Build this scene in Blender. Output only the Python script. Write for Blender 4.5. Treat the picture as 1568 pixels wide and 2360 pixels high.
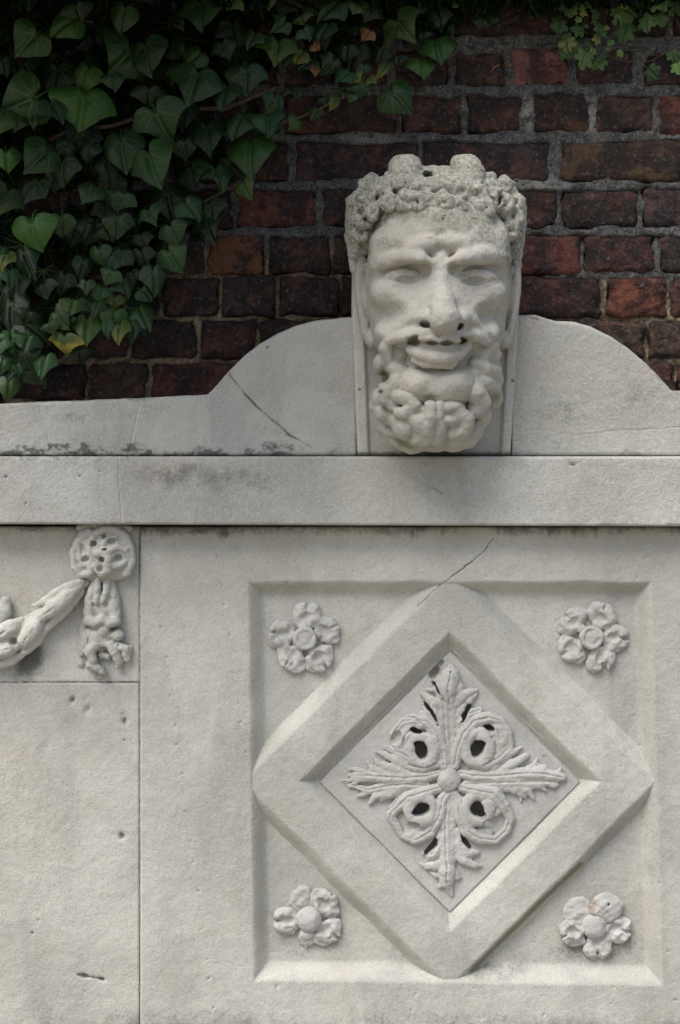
import bpy, math, random
import numpy as np
from mathutils import Vector, Matrix

for o in list(bpy.data.objects):
    bpy.data.objects.remove(o)
scene = bpy.context.scene
C = scene.collection
R = math.radians

# ------------------------------------------------------------------ camera, sky, sun, exposure
S = 0.0007            # metres per photo unit (photo taken as 1568 x 2359 units) on the stone face, y = 0
D = 2.3               # camera distance to the stone face
PCX, PCY = 784.0, 1179.5

cam_d = bpy.data.cameras.new('camera')
cam = bpy.data.objects.new('camera', cam_d)
C.objects.link(cam)
cam.location = (0, -D, 0)
cam.rotation_euler = (R(90), 0, 0)
cam_d.sensor_fit = 'VERTICAL'
cam_d.sensor_height = 24
cam_d.lens = 24 * D / (2359 * S)
cam_d.clip_start = 0.05
cam_d.clip_end = 500
scene.camera = cam

SUN_EL, SUN_AZ = R(58), R(-46)      # azimuth from straight behind the camera, towards the left
world = bpy.data.worlds.new('World')
scene.world = world
world.use_nodes = True
wn = world.node_tree
bg = wn.nodes['Background']
sky = wn.nodes.new('ShaderNodeTexSky')
sky.sky_type = 'NISHITA'
sky.sun_disc = False
sky.sun_elevation = SUN_EL
sdir = Vector((math.sin(SUN_AZ) * math.cos(SUN_EL), -math.cos(SUN_AZ) * math.cos(SUN_EL), math.sin(SUN_EL)))
sky.sun_rotation = math.atan2(sdir.x, sdir.y)
sky.air_density = 1.0
sky.dust_density = 4.0
wn.links.new(sky.outputs[0], bg.inputs[0])
bg.inputs[1].default_value = 0.065

sun_d = bpy.data.lights.new('sun', 'SUN')
sun_d.energy = 1.5
sun_d.angle = R(44)
sun_d.color = (1.0, 0.965, 0.91)
sun = bpy.data.objects.new('sun', sun_d)
C.objects.link(sun)
sun.location = (-3, -4, 5)
sun.rotation_euler = (-sdir).to_track_quat('-Z', 'Y').to_euler()

scene.view_settings.view_transform = 'Standard'
scene.view_settings.look = 'None'
scene.view_settings.gamma = 1
scene.view_settings.use_curve_mapping = False
scene.view_settings.exposure = 1.36
scene.render.engine = 'CYCLES'
scene.render.resolution_x = 680
scene.render.resolution_y = 1024

# ------------------------------------------------------------------ helpers
def at(px, py, y=0.0):
    k = (D + y) / D
    return np.array(((px - PCX) * S * k, y, (PCY - py) * S * k))

def conv(sx, ox, oy, yp):
    """local drawing units of one enlarged view -> world; depth is forward of plane yp"""
    u = sx * S
    def f(x, y, dep=0.0):
        return at(ox + sx * x, oy + sx * y, yp - dep * u)
    f.u = u
    return f

_rng = np.random.RandomState(7)
def _hash(ix, iy, iz, seed):
    n = (ix * 374761393 + iy * 668265263 + iz * 2147483647 + seed * 974711) & 0xFFFFFFFF
    n = ((n ^ (n >> 13)) * 1274126177) & 0xFFFFFFFF
    n = (n ^ (n >> 16)) & 0xFFFFFF
    return n.astype(np.float64) / 8388607.5 - 1.0
def vn(P, freq, seed=0):
    """value noise, -1..1, P (...,3)"""
    q = np.asarray(P) * freq
    i = np.floor(q).astype(np.int64)
    f = q - i
    f = f * f * (3 - 2 * f)
    out = 0
    for a in (0, 1):
        for b in (0, 1):
            for c in (0, 1):
                w = (f[..., 0] if a else 1 - f[..., 0]) * (f[..., 1] if b else 1 - f[..., 1]) * (f[..., 2] if c else 1 - f[..., 2])
                out = out + w * _hash(i[..., 0] + a, i[..., 1] + b, i[..., 2] + c, seed)
    return out
def fbm(P, freq, seed=0, oct=3, gain=.5):
    a, o, s = 1.0, 0, 0
    for k in range(oct):
        o = o + a * vn(P, freq * 2 ** k, seed + 11 * k); s += a; a *= gain
    return o / s
def sst(a, b, x):
    t = np.clip((x - a) / (b - a), 0, 1)
    return t * t * (3 - 2 * t)

def mk_mesh(name, V, F, smooth=True, attrs=None):
    V = np.asarray(V, dtype=np.float32); F = np.asarray(F, dtype=np.int32)
    me = bpy.data.meshes.new(name)
    n, m, k = len(V), len(F), F.shape[1]
    me.vertices.add(n); me.vertices.foreach_set('co', V.ravel())
    me.loops.add(m * k); me.loops.foreach_set('vertex_index', F.ravel())
    me.polygons.add(m)
    me.polygons.foreach_set('loop_start', np.arange(0, m * k, k, dtype=np.int32))
    if smooth:
        me.polygons.foreach_set('use_smooth', np.ones(m, dtype=bool))
    for an, (ty, arr) in (attrs or {}).items():
        a = me.attributes.new(an, ty, 'POINT')
        if ty == 'FLOAT_VECTOR':
            a.data.foreach_set('vector', np.asarray(arr, dtype=np.float32).ravel())
        else:
            a.data.foreach_set('value', np.asarray(arr, dtype=np.float32).ravel())
    me.update(calc_edges=True)
    return me

def tag(o, label=None, cat=None, group=None, kind=None):
    if label: o['label'] = label
    if cat: o['category'] = cat
    if group: o['group'] = group
    if kind: o['kind'] = kind
    return o
def thing(name, loc, label, cat, group=None):
    o = bpy.data.objects.new(name, None)
    o.empty_display_size = .05
    C.objects.link(o); o.location = loc
    return tag(o, label, cat, group)
def wloc(o):
    v = Vector((0, 0, 0))
    while o is not None:
        v += Vector(o.location); o = o.parent
    return v
def part(name, me, mat, parent=None):
    """mesh given in world coordinates -> object under parent, origin at its own centre"""
    n = len(me.vertices)
    co = np.empty(n * 3, np.float32); me.vertices.foreach_get('co', co); co = co.reshape(-1, 3)
    c = (co.min(0) + co.max(0)) / 2
    me.vertices.foreach_set('co', (co - c).ravel())
    # 'wp': place on the wall, keeps the stone grain continuous and different on every piece
    o = bpy.data.objects.new(name, me)
    C.objects.link(o)
    if len(me.materials) == 0: me.materials.append(mat)
    o.location = Vector(c) - (wloc(parent) if parent else Vector((0, 0, 0)))
    if parent: o.parent = parent
    return o
def vnorm(V, F):
    P = V[F]
    n = np.cross(P[:, 2] - P[:, 0], P[:, 3] - P[:, 1])
    out = np.zeros_like(V)
    for c in range(3):
        out[:, c] = sum(np.bincount(F[:, k], n[:, c], len(V)) for k in range(4))
    return out / (np.linalg.norm(out, axis=1, keepdims=True) + 1e-12)

# ------------------------------------------------------------------ materials
def newmat(name):
    m = bpy.data.materials.new(name); m.use_nodes = True
    nt = m.node_tree
    return m, nt, nt.nodes['Principled BSDF']
class NT:
    def __init__(s, nt): s.nt = nt
    def n(s, ty, **kw):
        nd = s.nt.nodes.new(ty)
        for k, v in kw.items(): setattr(nd, k, v)
        return nd
    def l(s, a, b): s.nt.links.new(a, b)
    def noise(s, co, scale, detail=3, rough=.55, dist=0.0):
        nd = s.n('ShaderNodeTexNoise'); nd.inputs['Scale'].default_value = scale
        nd.inputs['Detail'].default_value = detail; nd.inputs['Roughness'].default_value = rough
        nd.inputs['Distortion'].default_value = dist
        s.l(co, nd.inputs['Vector']); return nd.outputs['Fac']
    def vor(s, co, scale, feature='F1'):
        nd = s.n('ShaderNodeTexVoronoi', feature=feature); nd.inputs['Scale'].default_value = scale
        s.l(co, nd.inputs['Vector']); return nd.outputs['Distance']
    def math(s, op, a, b=None, c=None, clamp=False):
        nd = s.n('ShaderNodeMath', operation=op, use_clamp=clamp)
        for i, v in enumerate((a, b, c)):
            if v is None: continue
            if isinstance(v, (int, float)): nd.inputs[i].default_value = v
            else: s.l(v, nd.inputs[i])
        return nd.outputs[0]
    def ramp(s, fac, lo, hi):
        nd = s.n('ShaderNodeMapRange', interpolation_type='SMOOTHSTEP')
        nd.inputs['From Min'].default_value = lo; nd.inputs['From Max'].default_value = hi
        s.l(fac, nd.inputs['Value']); return nd.outputs[0]
    def mix(s, fac, a, b, blend='MIX'):
        nd = s.n('ShaderNodeMix', data_type='RGBA', blend_type=blend)
        for sock, v in ((nd.inputs['Factor'], fac), (nd.inputs['A'], a), (nd.inputs['B'], b)):
            if isinstance(v, (int, float)): sock.default_value = v
            elif isinstance(v, tuple): sock.default_value = (*v, 1) if len(v) == 3 else v
            else: s.l(v, sock)
        return nd.outputs['Result']
    def bump(s, h, strength, dist, normal=None):
        nd = s.n('ShaderNodeBump'); nd.inputs['Strength'].default_value = strength
        nd.inputs['Distance'].default_value = dist; s.l(h, nd.inputs['Height'])
        if normal is not None: s.l(normal, nd.inputs['Normal'])
        return nd.outputs[0]
    def attr(s, name, out='Fac'):
        nd = s.n('ShaderNodeAttribute', attribute_name=name); return nd.outputs[out]
    def pos(s):
        """a thing's own coordinates shifted by a random amount for each object"""
        tc = s.n('ShaderNodeTexCoord'); oi = s.n('ShaderNodeObjectInfo')
        va = s.n('ShaderNodeVectorMath', operation='MULTIPLY_ADD')
        va.inputs[1].default_value = (7.3, 3.1, 5.7)
        cx = s.n('ShaderNodeCombineXYZ')
        for i in range(3): s.l(oi.outputs['Random'], cx.inputs[i])
        s.l(cx.outputs[0], va.inputs[0]); s.l(tc.outputs['Object'], va.inputs[2])
        return va.outputs[0]

def stone_material(name, light=(.595, .592, .53), shade=(.475, .472, .418), grain=1.0):
    m, nt, b = newmat(name); t = NT(nt)
    co = t.pos()
    big = t.noise(co, 4.5, 4, .6)
    med = t.noise(co, 26, 4, .65)
    fine = t.noise(co, 300, 3, .7)
    col = t.mix(t.ramp(big, .38, .62), shade, light)
    col = t.mix(t.math('MULTIPLY', t.ramp(t.noise(co, 11, 5, .7, .5), .50, .72), .45), col, (.40, .40, .37))
    col = t.mix(t.math('MULTIPLY', t.ramp(t.noise(co, 7, 5, .6, .6), .52, .72), .50), col, (.47, .42, .345))
    col = t.mix(t.math('MULTIPLY', t.ramp(med, .52, .75), .35), col, (.36, .355, .32))
    oi = t.n('ShaderNodeObjectInfo')
    col = t.mix(t.math('MULTIPLY', oi.outputs['Random'], .22), col, (.42, .41, .375))
    mp = t.n('ShaderNodeMapping'); mp.inputs['Scale'].default_value = (1, 1, .22); t.l(co, mp.inputs['Vector'])
    sk = t.noise(mp.outputs[0], 9, 5, .65, .3)
    col = t.mix(t.math('MULTIPLY', t.ramp(sk, .47, .70), .60), col, (.34, .345, .325))
    # grain: pale and dark crystals
    col = t.mix(t.math('MULTIPLY', t.ramp(fine, .53, .66), .22 * grain), col, (.71, .70, .66))
    col = t.mix(t.math('MULTIPLY', t.ramp(fine, .47, .35), .30 * grain), col, (.26, .255, .225))
    # dark pin specks
    sp = t.math('MULTIPLY', t.ramp(t.vor(co, 210), .20, .10), t.ramp(t.noise(co, 38, 3), .50, .68))
    col = t.mix(t.math('MULTIPLY', sp, .75), col, (.10, .095, .08))
    # grime, algae, lichen painted by where they grow
    gn = t.noise(co, 190, 4, .75)
    gm = t.noise(co, 40, 4, .7)
    d = t.math('MULTIPLY', t.attr('dirt'), 1.0)
    dm = t.ramp(t.math('ADD', d, t.math('MULTIPLY', t.math('ADD', gn, gm), .5)), .62, 1.05)
    dm = t.math('MULTIPLY', dm, t.ramp(d, 0.0, .25))
    col = t.mix(t.math('MULTIPLY', dm, .85), col, (.085, .083, .070))
    a = t.attr('algae')
    am = t.math('MULTIPLY', t.ramp(t.math('ADD', a, t.math('MULTIPLY', gm, .8)), .55, 1.25), t.ramp(a, 0, .2))
    col = t.mix(t.math('MULTIPLY', am, .8), col, (.17, .18, .095))
    li = t.attr('lichen')
    lm = t.math('MULTIPLY', t.ramp(t.math('ADD', li, t.math('MULTIPLY', gm, .7)), .5, 1.1), t.ramp(li, 0, .15))
    lc = t.mix(t.ramp(gn, .38, .62), (.24, .235, .19), (.47, .465, .41))
    lc = t.mix(t.ramp(t.noise(co, 75, 3, .6), .64, .72), lc, (.44, .40, .20))
    lc = t.mix(t.ramp(t.noise(co, 95, 3, .7, .4), .61, .70), lc, (.07, .068, .055))
    lc = t.mix(t.ramp(t.vor(co, 120), .16, .08), lc, (.55, .56, .50))
    col = t.mix(t.math('MULTIPLY', lm, .9), col, lc)
    rd = t.attr('rust')
    col = t.mix(t.math('MULTIPLY', rd, .9), col, (.30, .13, .06))
    t.l(col, b.inputs['Base Color'])
    b.inputs['Roughness'].default_value = .93
    b.inputs['Specular IOR Level'].default_value = .2
    n1 = t.bump(fine, .42 * grain, .0024)
    n2 = t.bump(t.noise(co, 90, 4, .6), .34 * grain, .004, n1)
    n3 = t.bump(sp, -.5, .002, n2)
    t.l(n3, b.inputs['Normal'])
    return m
MST = stone_material('limestone')
MST2 = stone_material('limestone_weathered', (.525, .528, .485), (.395, .40, .362), 1.2)
MHEAD = stone_material('limestone_carved', (.50, .482, .418), (.41, .395, .338), .75)
MPLAS = stone_material('cast_plaster', (.56, .555, .525), (.48, .475, .44), .75)

def brick_material():
    m, nt, b = newmat('old_brick'); t = NT(nt)
    co = t.pos(); oi = t.n('ShaderNodeObjectInfo')
    base = oi.outputs['Color']
    n1 = t.noise(co, 22, 5, .65); n2 = t.noise(co, 120, 4, .7)
    col = t.mix(t.ramp(n1, .40, .54), base, t.mix(.80, base, (.016, .013, .014)))
    col = t.mix(t.math('MULTIPLY', t.ramp(t.noise(co, 18, 4, .7, .5), .50, .64), .75), col, t.mix(.55, base, (.15, .062, .040)))
    col = t.mix(t.math('MULTIPLY', t.ramp(n2, .55, .70), .7), col, t.mix(.75, base, (.20, .165, .15)))
    col = t.mix(t.math('MULTIPLY', t.ramp(n2, .44, .32), .7), col, (.012, .010, .010))
    wsp = t.math('MULTIPLY', t.ramp(t.vor(co, 260), .12, .05), t.ramp(t.noise(co, 34, 3), .56, .70))
    col = t.mix(t.math('MULTIPLY', wsp, .4), col, (.22, .21, .20))
    wash = t.math('MULTIPLY', t.ramp(t.noise(co, 48, 5, .75, .8), .60, .72), t.ramp(t.noise(co, 9, 2), .50, .62))
    col = t.mix(t.math('MULTIPLY', wash, .6), col, (.19, .165, .155))
    pit = t.math('MULTIPLY', t.ramp(t.vor(co, 85), .20, .08), t.ramp(t.noise(co, 25, 2), .45, .6))
    col = t.mix(pit, col, (.010, .008, .008))
    t.l(col, b.inputs['Base Color'])
    b.inputs['Roughness'].default_value = .8
    b.inputs['Specular IOR Level'].default_value = .3
    nn = t.bump(n1, .8, .010); nn = t.bump(n2, 1.0, .005, nn); nn = t.bump(pit, -.9, .006, nn)
    t.l(nn, b.inputs['Normal'])
    return m
MBR = brick_material()

def mortar_material():
    m, nt, b = newmat('lime_mortar'); t = NT(nt)
    co = t.n('ShaderNodeTexCoord').outputs['Object']
    n1 = t.noise(co, 14, 4, .6); n2 = t.noise(co, 260, 3, .75); n3 = t.noise(co, 60, 4, .7)
    grey = t.mix(t.ramp(n3, .35, .65), (.060, .061, .060), (.16, .16, .152))
    tan = t.mix(t.ramp(n3, .35, .65), (.10, .08, .05), (.36, .29, .19))
    age = t.math('ADD', t.attr('age'), t.math('MULTIPLY', t.math('SUBTRACT', n1, .5), 1.2))
    col = t.mix(t.ramp(age, .35, .65), grey, tan)
    col = t.mix(t.math('MULTIPLY', t.ramp(n2, .57, .68), .8), col, (.40, .39, .36))
    col = t.mix(t.math('MULTIPLY', t.ramp(n2, .45, .34), .8), col, (.025, .024, .022))
    pale = t.attr('pale')
    col = t.mix(t.math('MULTIPLY', pale, t.ramp(n3, .40, .55)), col, (.42, .41, .38))
    t.l(col, b.inputs['Base Color'])
    b.inputs['Roughness'].default_value = .95
    b.inputs['Specular IOR Level'].default_value = .15
    nn = t.bump(n3, .9, .007); nn = t.bump(n2, .9, .005, nn)
    t.l(nn, b.inputs['Normal'])
    return m
MMO = mortar_material()

def leaf_material(name, spec=.36, vein=(.16, .25, .09), rough=.30, rays=(0, .62, -.62, 1.25, -1.25, 2.0, -2.0), veinw=.024):
    m, nt, b = newmat(name); t = NT(nt)
    oi = t.n('ShaderNodeObjectInfo')
    lc = t.attr('lc', 'Vector')
    sep = t.n('ShaderNodeSeparateXYZ'); t.l(lc, sep.inputs[0])
    x, y = sep.outputs[0], sep.outputs[1]
    vm = None
    for a in rays:
        s_, c_ = math.sin(a), math.cos(a)
        dot = t.math('ADD', t.math('MULTIPLY', x, s_), t.math('MULTIPLY', y, c_))
        crs = t.math('ABSOLUTE', t.math('SUBTRACT', t.math('MULTIPLY', x, c_), t.math('MULTIPLY', y, s_)))
        w = t.math('MULTIPLY', t.math('SUBTRACT', 1.15, dot), veinw * (1.2 if a == 0 else .9))
        k = t.math('SUBTRACT', 1.0, t.math('DIVIDE', crs, w), clamp=True)
        k = t.math('MULTIPLY', k, t.math('GREATER_THAN', dot, 0.0))
        vm = k if vm is None else t.math('MAXIMUM', vm, k)
    # side veins leaving the midrib
    ax = t.math('ABSOLUTE', x)
    fr = t.math('FRACT', t.math('MULTIPLY', t.math('SUBTRACT', y, t.math('MULTIPLY', ax, .75)), 5.0))
    sv = t.ramp(t.math('ABSOLUTE', t.math('SUBTRACT', fr, .5)), .09, .0)
    sv = t.math('MULTIPLY', sv, .38)
    vm = t.math('MAXIMUM', vm, sv)
    tc = t.pos()
    mott = t.noise(tc, 30, 4, .6)
    col = oi.outputs['Color']
    col = t.mix(t.ramp(mott, .35, .7), col, t.mix(.45, col, (.006, .014, .006)))
    # yellowing or browning from the margin, by the amount stored in the colour's alpha
    edge = t.attr('edge')
    yl = t.math('MULTIPLY', t.math('SUBTRACT', 1.0, oi.outputs['Alpha']),
                t.ramp(t.math('ADD', t.math('MULTIPLY', t.math('ADD', edge, y), .5), t.math('MULTIPLY', mott, .5)), .55, .95))
    col = t.mix(yl, col, (.34, .27, .035))
    spots = t.ramp(t.noise(tc, 110, 2, .5), .68, .74)
    col = t.mix(t.math('MULTIPLY', spots, .6), col, (.10, .075, .03))
    col = t.mix(t.math('MULTIPLY', vm, .75), col, t.mix(.5, col, vein))
    t.l(col, b.inputs['Base Color'])
    rv = t.math('ADD', rough - .08, t.math('MULTIPLY', t.noise(tc, 60, 3), .25))
    t.l(rv, b.inputs['Roughness'])
    b.inputs['Specular IOR Level'].default_value = spec
    nn = t.bump(vm, -.35, .0015); nn = t.bump(t.noise(tc, 90, 3, .6), .25, .002, nn)
    t.l(nn, b.inputs['Normal'])
    return m
MLF = leaf_material('ivy_leaf')
MLF2 = leaf_material('ivy_leaf_shaded', spec=.05)  # low-sheen copy for the leaf masses, keeps the gaps in the ivy dark
MTF = leaf_material('creeper_leaf', vein=(.2, .28, .1), rough=.5, rays=(0, .7, -.7, 1.5, -1.5), veinw=.014)

def plain_material(name, c1, c2, scale=60, rough=.8, bs=.5, bd=.003):
    m, nt, b = newmat(name); t = NT(nt); co = t.pos()
    n = t.noise(co, scale, 4, .65)
    t.l(t.mix(t.ramp(n, .35, .65), c1, c2), b.inputs['Base Color'])
    b.inputs['Roughness'].default_value = rough
    t.l(t.bump(n, bs, bd), b.inputs['Normal'])
    return m
MSTEM = plain_material('ivy_stem_bark', (.06, .042, .025), (.17, .125, .075), 150)
MTHIN = plain_material('creeper_stem', (.10, .045, .03), (.16, .10, .06), 120)
MNEED = plain_material('dry_needle', (.30, .12, .03), (.36, .18, .06), 200)
MGROUND = plain_material('garden_gravel', (.16, .14, .11), (.30, .27, .22), 90, .95, .8, .01)
MJOINT = plain_material('stone_joint', (.16, .155, .135), (.42, .41, .37), 120, .95, .8, .003)

# ------------------------------------------------------------------ solid sculpting: distance fields turned into a surface
class Vol:
    def __init__(s, lo, hi, h):
        s.lo = np.array(lo, float); s.h = h
        s.n = np.ceil((np.array(hi, float) - s.lo) / h).astype(int) + 1
        s.d = np.full(s.n, 1.0, np.float32)
        s.ax = [(s.lo[i] + h * np.arange(s.n[i])).astype(np.float32) for i in range(3)]
    def _win(s, lo, hi):
        a = np.clip(np.floor((lo - s.lo) / s.h).astype(int), 0, s.n)
        b = np.clip(np.ceil((hi - s.lo) / s.h).astype(int) + 1, 0, s.n)
        if (b <= a).any(): return None
        sl = tuple(slice(a[i], b[i]) for i in range(3))
        g = [s.ax[i][sl[i]].reshape([-1 if j == i else 1 for j in range(3)]) for i in range(3)]
        return sl, g
    def _op(s, sl, p, k, sub):
        d = s.d[sl]
        if sub:
            p = -p
            if k > 0:
                hh = np.clip(.5 - .5 * (p - d) / k, 0, 1) if False else np.maximum(k - np.abs(d - p), 0) / k
                s.d[sl] = np.maximum(d, p) + hh * hh * k * .25
            else: s.d[sl] = np.maximum(d, p)
        else:
            if k > 0:
                hh = np.maximum(k - np.abs(d - p), 0) / k
                s.d[sl] = np.minimum(d, p) - hh * hh * k * .25
            else: s.d[sl] = np.minimum(d, p)
    def ell(s, c, r, k=0.0, sub=False, rot=None):
        c = np.asarray(c, float); r = np.asarray(r, float)
        pad = k + 4 * s.h
        ex = np.full(3, r.max()) if rot is not None else r
        w = s._win(c - ex - pad, c + ex + pad)
        if w is None: return
        sl, g = w
        x, y, z = g[0] - c[0], g[1] - c[1], g[2] - c[2]
        if rot is not None:          # rotation in the wall plane (about y)
            cs, sn = math.cos(rot), math.sin(rot)
            x, z = cs * x + sn * z, -sn * x + cs * z
        k0 = np.sqrt((x / r[0]) ** 2 + (y / r[1]) ** 2 + (z / r[2]) ** 2)
        k1 = np.sqrt((x / r[0] ** 2) ** 2 + (y / r[1] ** 2) ** 2 + (z / r[2] ** 2) ** 2) + 1e-9
        s._op(sl, (k0 * (k0 - 1) / k1).astype(np.float32), k, sub)
    def chain(s, pts, k=0.0, sub=False, flat=1.0):
        """pts: list of (world xyz, radius); flat<1 squashes it in depth"""
        P = np.array([p for p, _ in pts]); rr = np.array([r for _, r in pts])
        pad = k + 4 * s.h + rr.max() / min(1, 1)
        w = s._win(P.min(0) - pad, P.max(0) + pad)
        if w is None: return
        sl, g = w
        best = None
        for i in range(len(P) - 1):
            a, b = P[i], P[i + 1]
            ab = (b - a) * np.array([1, 1 / flat, 1])
            L = max((ab * ab).sum(), 1e-12)
            x, y, z = g[0] - a[0], (g[1] - a[1]) / flat, g[2] - a[2]
            t = np.clip((x * ab[0] + y * ab[1] + z * ab[2]) / L, 0, 1)
            q = np.sqrt((x - t * ab[0]) ** 2 + (y - t * ab[1]) ** 2 + (z - t * ab[2]) ** 2) - (rr[i] + t * (rr[i + 1] - rr[i]))
            best = q if best is None else np.minimum(best, q)
        s._op(sl, best.astype(np.float32), k, sub)
    def half(s, axis, val, keep_above):
        g = s.ax[axis].reshape([-1 if j == axis else 1 for j in range(3)])
        s.d = np.maximum(s.d, (val - g) if keep_above else (g - val))
    def noise(s, amp, freq, seed=0):
        """erode the field by noise, only near the surface"""
        m = np.argwhere(np.abs(s.d) < amp * 1.6 + 2 * s.h)
        if len(m) == 0: return
        P = s.lo + m * s.h
        s.d[m[:, 0], m[:, 1], m[:, 2]] += (amp * fbm(P, freq, seed, 2)).astype(np.float32)
    def mesh(s, name, rough=None, wear=None):
        d = s.d
        for ax in range(3):
            for e in (0, -1):
                sl = [slice(None)] * 3; sl[ax] = e
                d[tuple(sl)] = np.maximum(d[tuple(sl)], s.h * .3)
        ins = d < 0
        n = np.array(d.shape)
        cnt = np.zeros(n - 1, np.uint8)
        cor = [(a, b, c) for a in (0, 1) for b in (0, 1) for c in (0, 1)]
        for a, b, c in cor:
            cnt += ins[a:n[0] - 1 + a, b:n[1] - 1 + b, c:n[2] - 1 + c]
        act = (cnt > 0) & (cnt < 8)
        ids = np.argwhere(act)
        idx = np.full(n - 1, -1, np.int64); idx[act] = np.arange(len(ids))
        acc = np.zeros((len(ids), 3)); w = np.zeros(len(ids))
        for a in cor:
            for ax in range(3):
                if a[ax]: continue
                b = list(a); b[ax] = 1
                ia = ids + np.array(a); ib = ids + np.array(b)
                da = d[ia[:, 0], ia[:, 1], ia[:, 2]]; db = d[ib[:, 0], ib[:, 1], ib[:, 2]]
                mk = (da < 0) != (db < 0)
                t = da[mk] / (da[mk] - db[mk])
                p = np.tile(np.array(a, float), (mk.sum(), 1)); p[:, ax] += t
                acc[mk] += p; w[mk] += 1
        V = s.lo + s.h * (ids + acc / w[:, None])
        Q = []
        for ax in range(3):
            o1, o2 = (ax + 1) % 3, (ax + 2) % 3
            A = [slice(1, n[i] - 1) for i in range(3)]; B = list(A)
            A[ax] = slice(0, n[ax] - 1); B[ax] = slice(1, n[ax])
            ia, ib = ins[tuple(A)], ins[tuple(B)]
            off = np.array([1, 1, 1]); off[ax] = 0
            for flip, mk in ((False, ia & ~ib), (True, ~ia & ib)):
                e = np.argwhere(mk) + off
                if len(e) == 0: continue
                u1 = np.zeros(3, int); u1[o1] = 1
                u2 = np.zeros(3, int); u2[o2] = 1
                cs = [e - u1 - u2, e - u2, e, e - u1]
                q = np.stack([idx[c[:, 0], c[:, 1], c[:, 2]] for c in cs], 1)
                Q.append(q[:, ::-1] if flip else q)
        F = np.concatenate(Q)
        N = vnorm(V, F)
        if rough:
            for amp, fr, sd in rough:
                V = V + N * (amp * fbm(V, fr, sd, 2))[:, None]
        at_ = {}
        if wear:
            for nm, arr in wear(V, N).items(): at_[nm] = ('FLOAT', arr)
        return mk_mesh(name, V, F, True, at_)

def prims(vol, f, items):
    """items drawn in the units of converter f:
       ('e', x,y,dep, rx,ry,rd, k [,rotdeg])  ('c', k, [(x,y,dep,r)...] [,flat]); 'E'/'C' cut away"""
    u = f.u
    for it in items:
        ty = it[0]
        if ty in 'eE':
            x, y, dp, rx, ry, rd, k = it[1:8]
            rot = R(it[8]) if len(it) > 8 else None
            vol.ell(f(x, y, dp), (rx * u, rd * u, ry * u), k * u, ty == 'E', rot)
        else:
            k, pts = it[1], it[2]
            fl = it[3] if len(it) > 3 else 1.0
            vol.chain([(f(x, y, dp), r * u) for x, y, dp, r in pts], k * u, ty == 'C', fl)

# ------------------------------------------------------------------ ground
GZ = -1.25
gv = []
gr = np.array([(-60, -60, GZ), (60, -60, GZ), (60, 60, GZ), (-60, 60, GZ)])
tag(part('ground', mk_mesh('ground', gr, [(0, 1, 2, 3)], False), MGROUND), kind='structure')

# ------------------------------------------------------------------ stone blocks (dense carved faces, rounded worn arrises)
def pl_dist(PX, PY, pts):
    best = None
    for (ax, ay), (bx, by) in zip(pts[:-1], pts[1:]):
        dx, dy = bx - ax, by - ay
        t = np.clip(((PX - ax) * dx + (PY - ay) * dy) / (dx * dx + dy * dy + 1e-9), 0, 1)
        q = np.hypot(PX - ax - t * dx, PY - ay - t * dy)
        best = q if best is None else np.minimum(best, q)
    return best
def blob(PX, PY, x, y, rx, ry=None, rot=0):
    ry = ry or rx
    c, s_ = math.cos(R(rot)), math.sin(R(rot))
    dx, dy = PX - x, PY - y
    return np.exp(-(((c * dx + s_ * dy) / rx) ** 2 + ((-s_ * dx + c * dy) / ry) ** 2))

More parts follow.
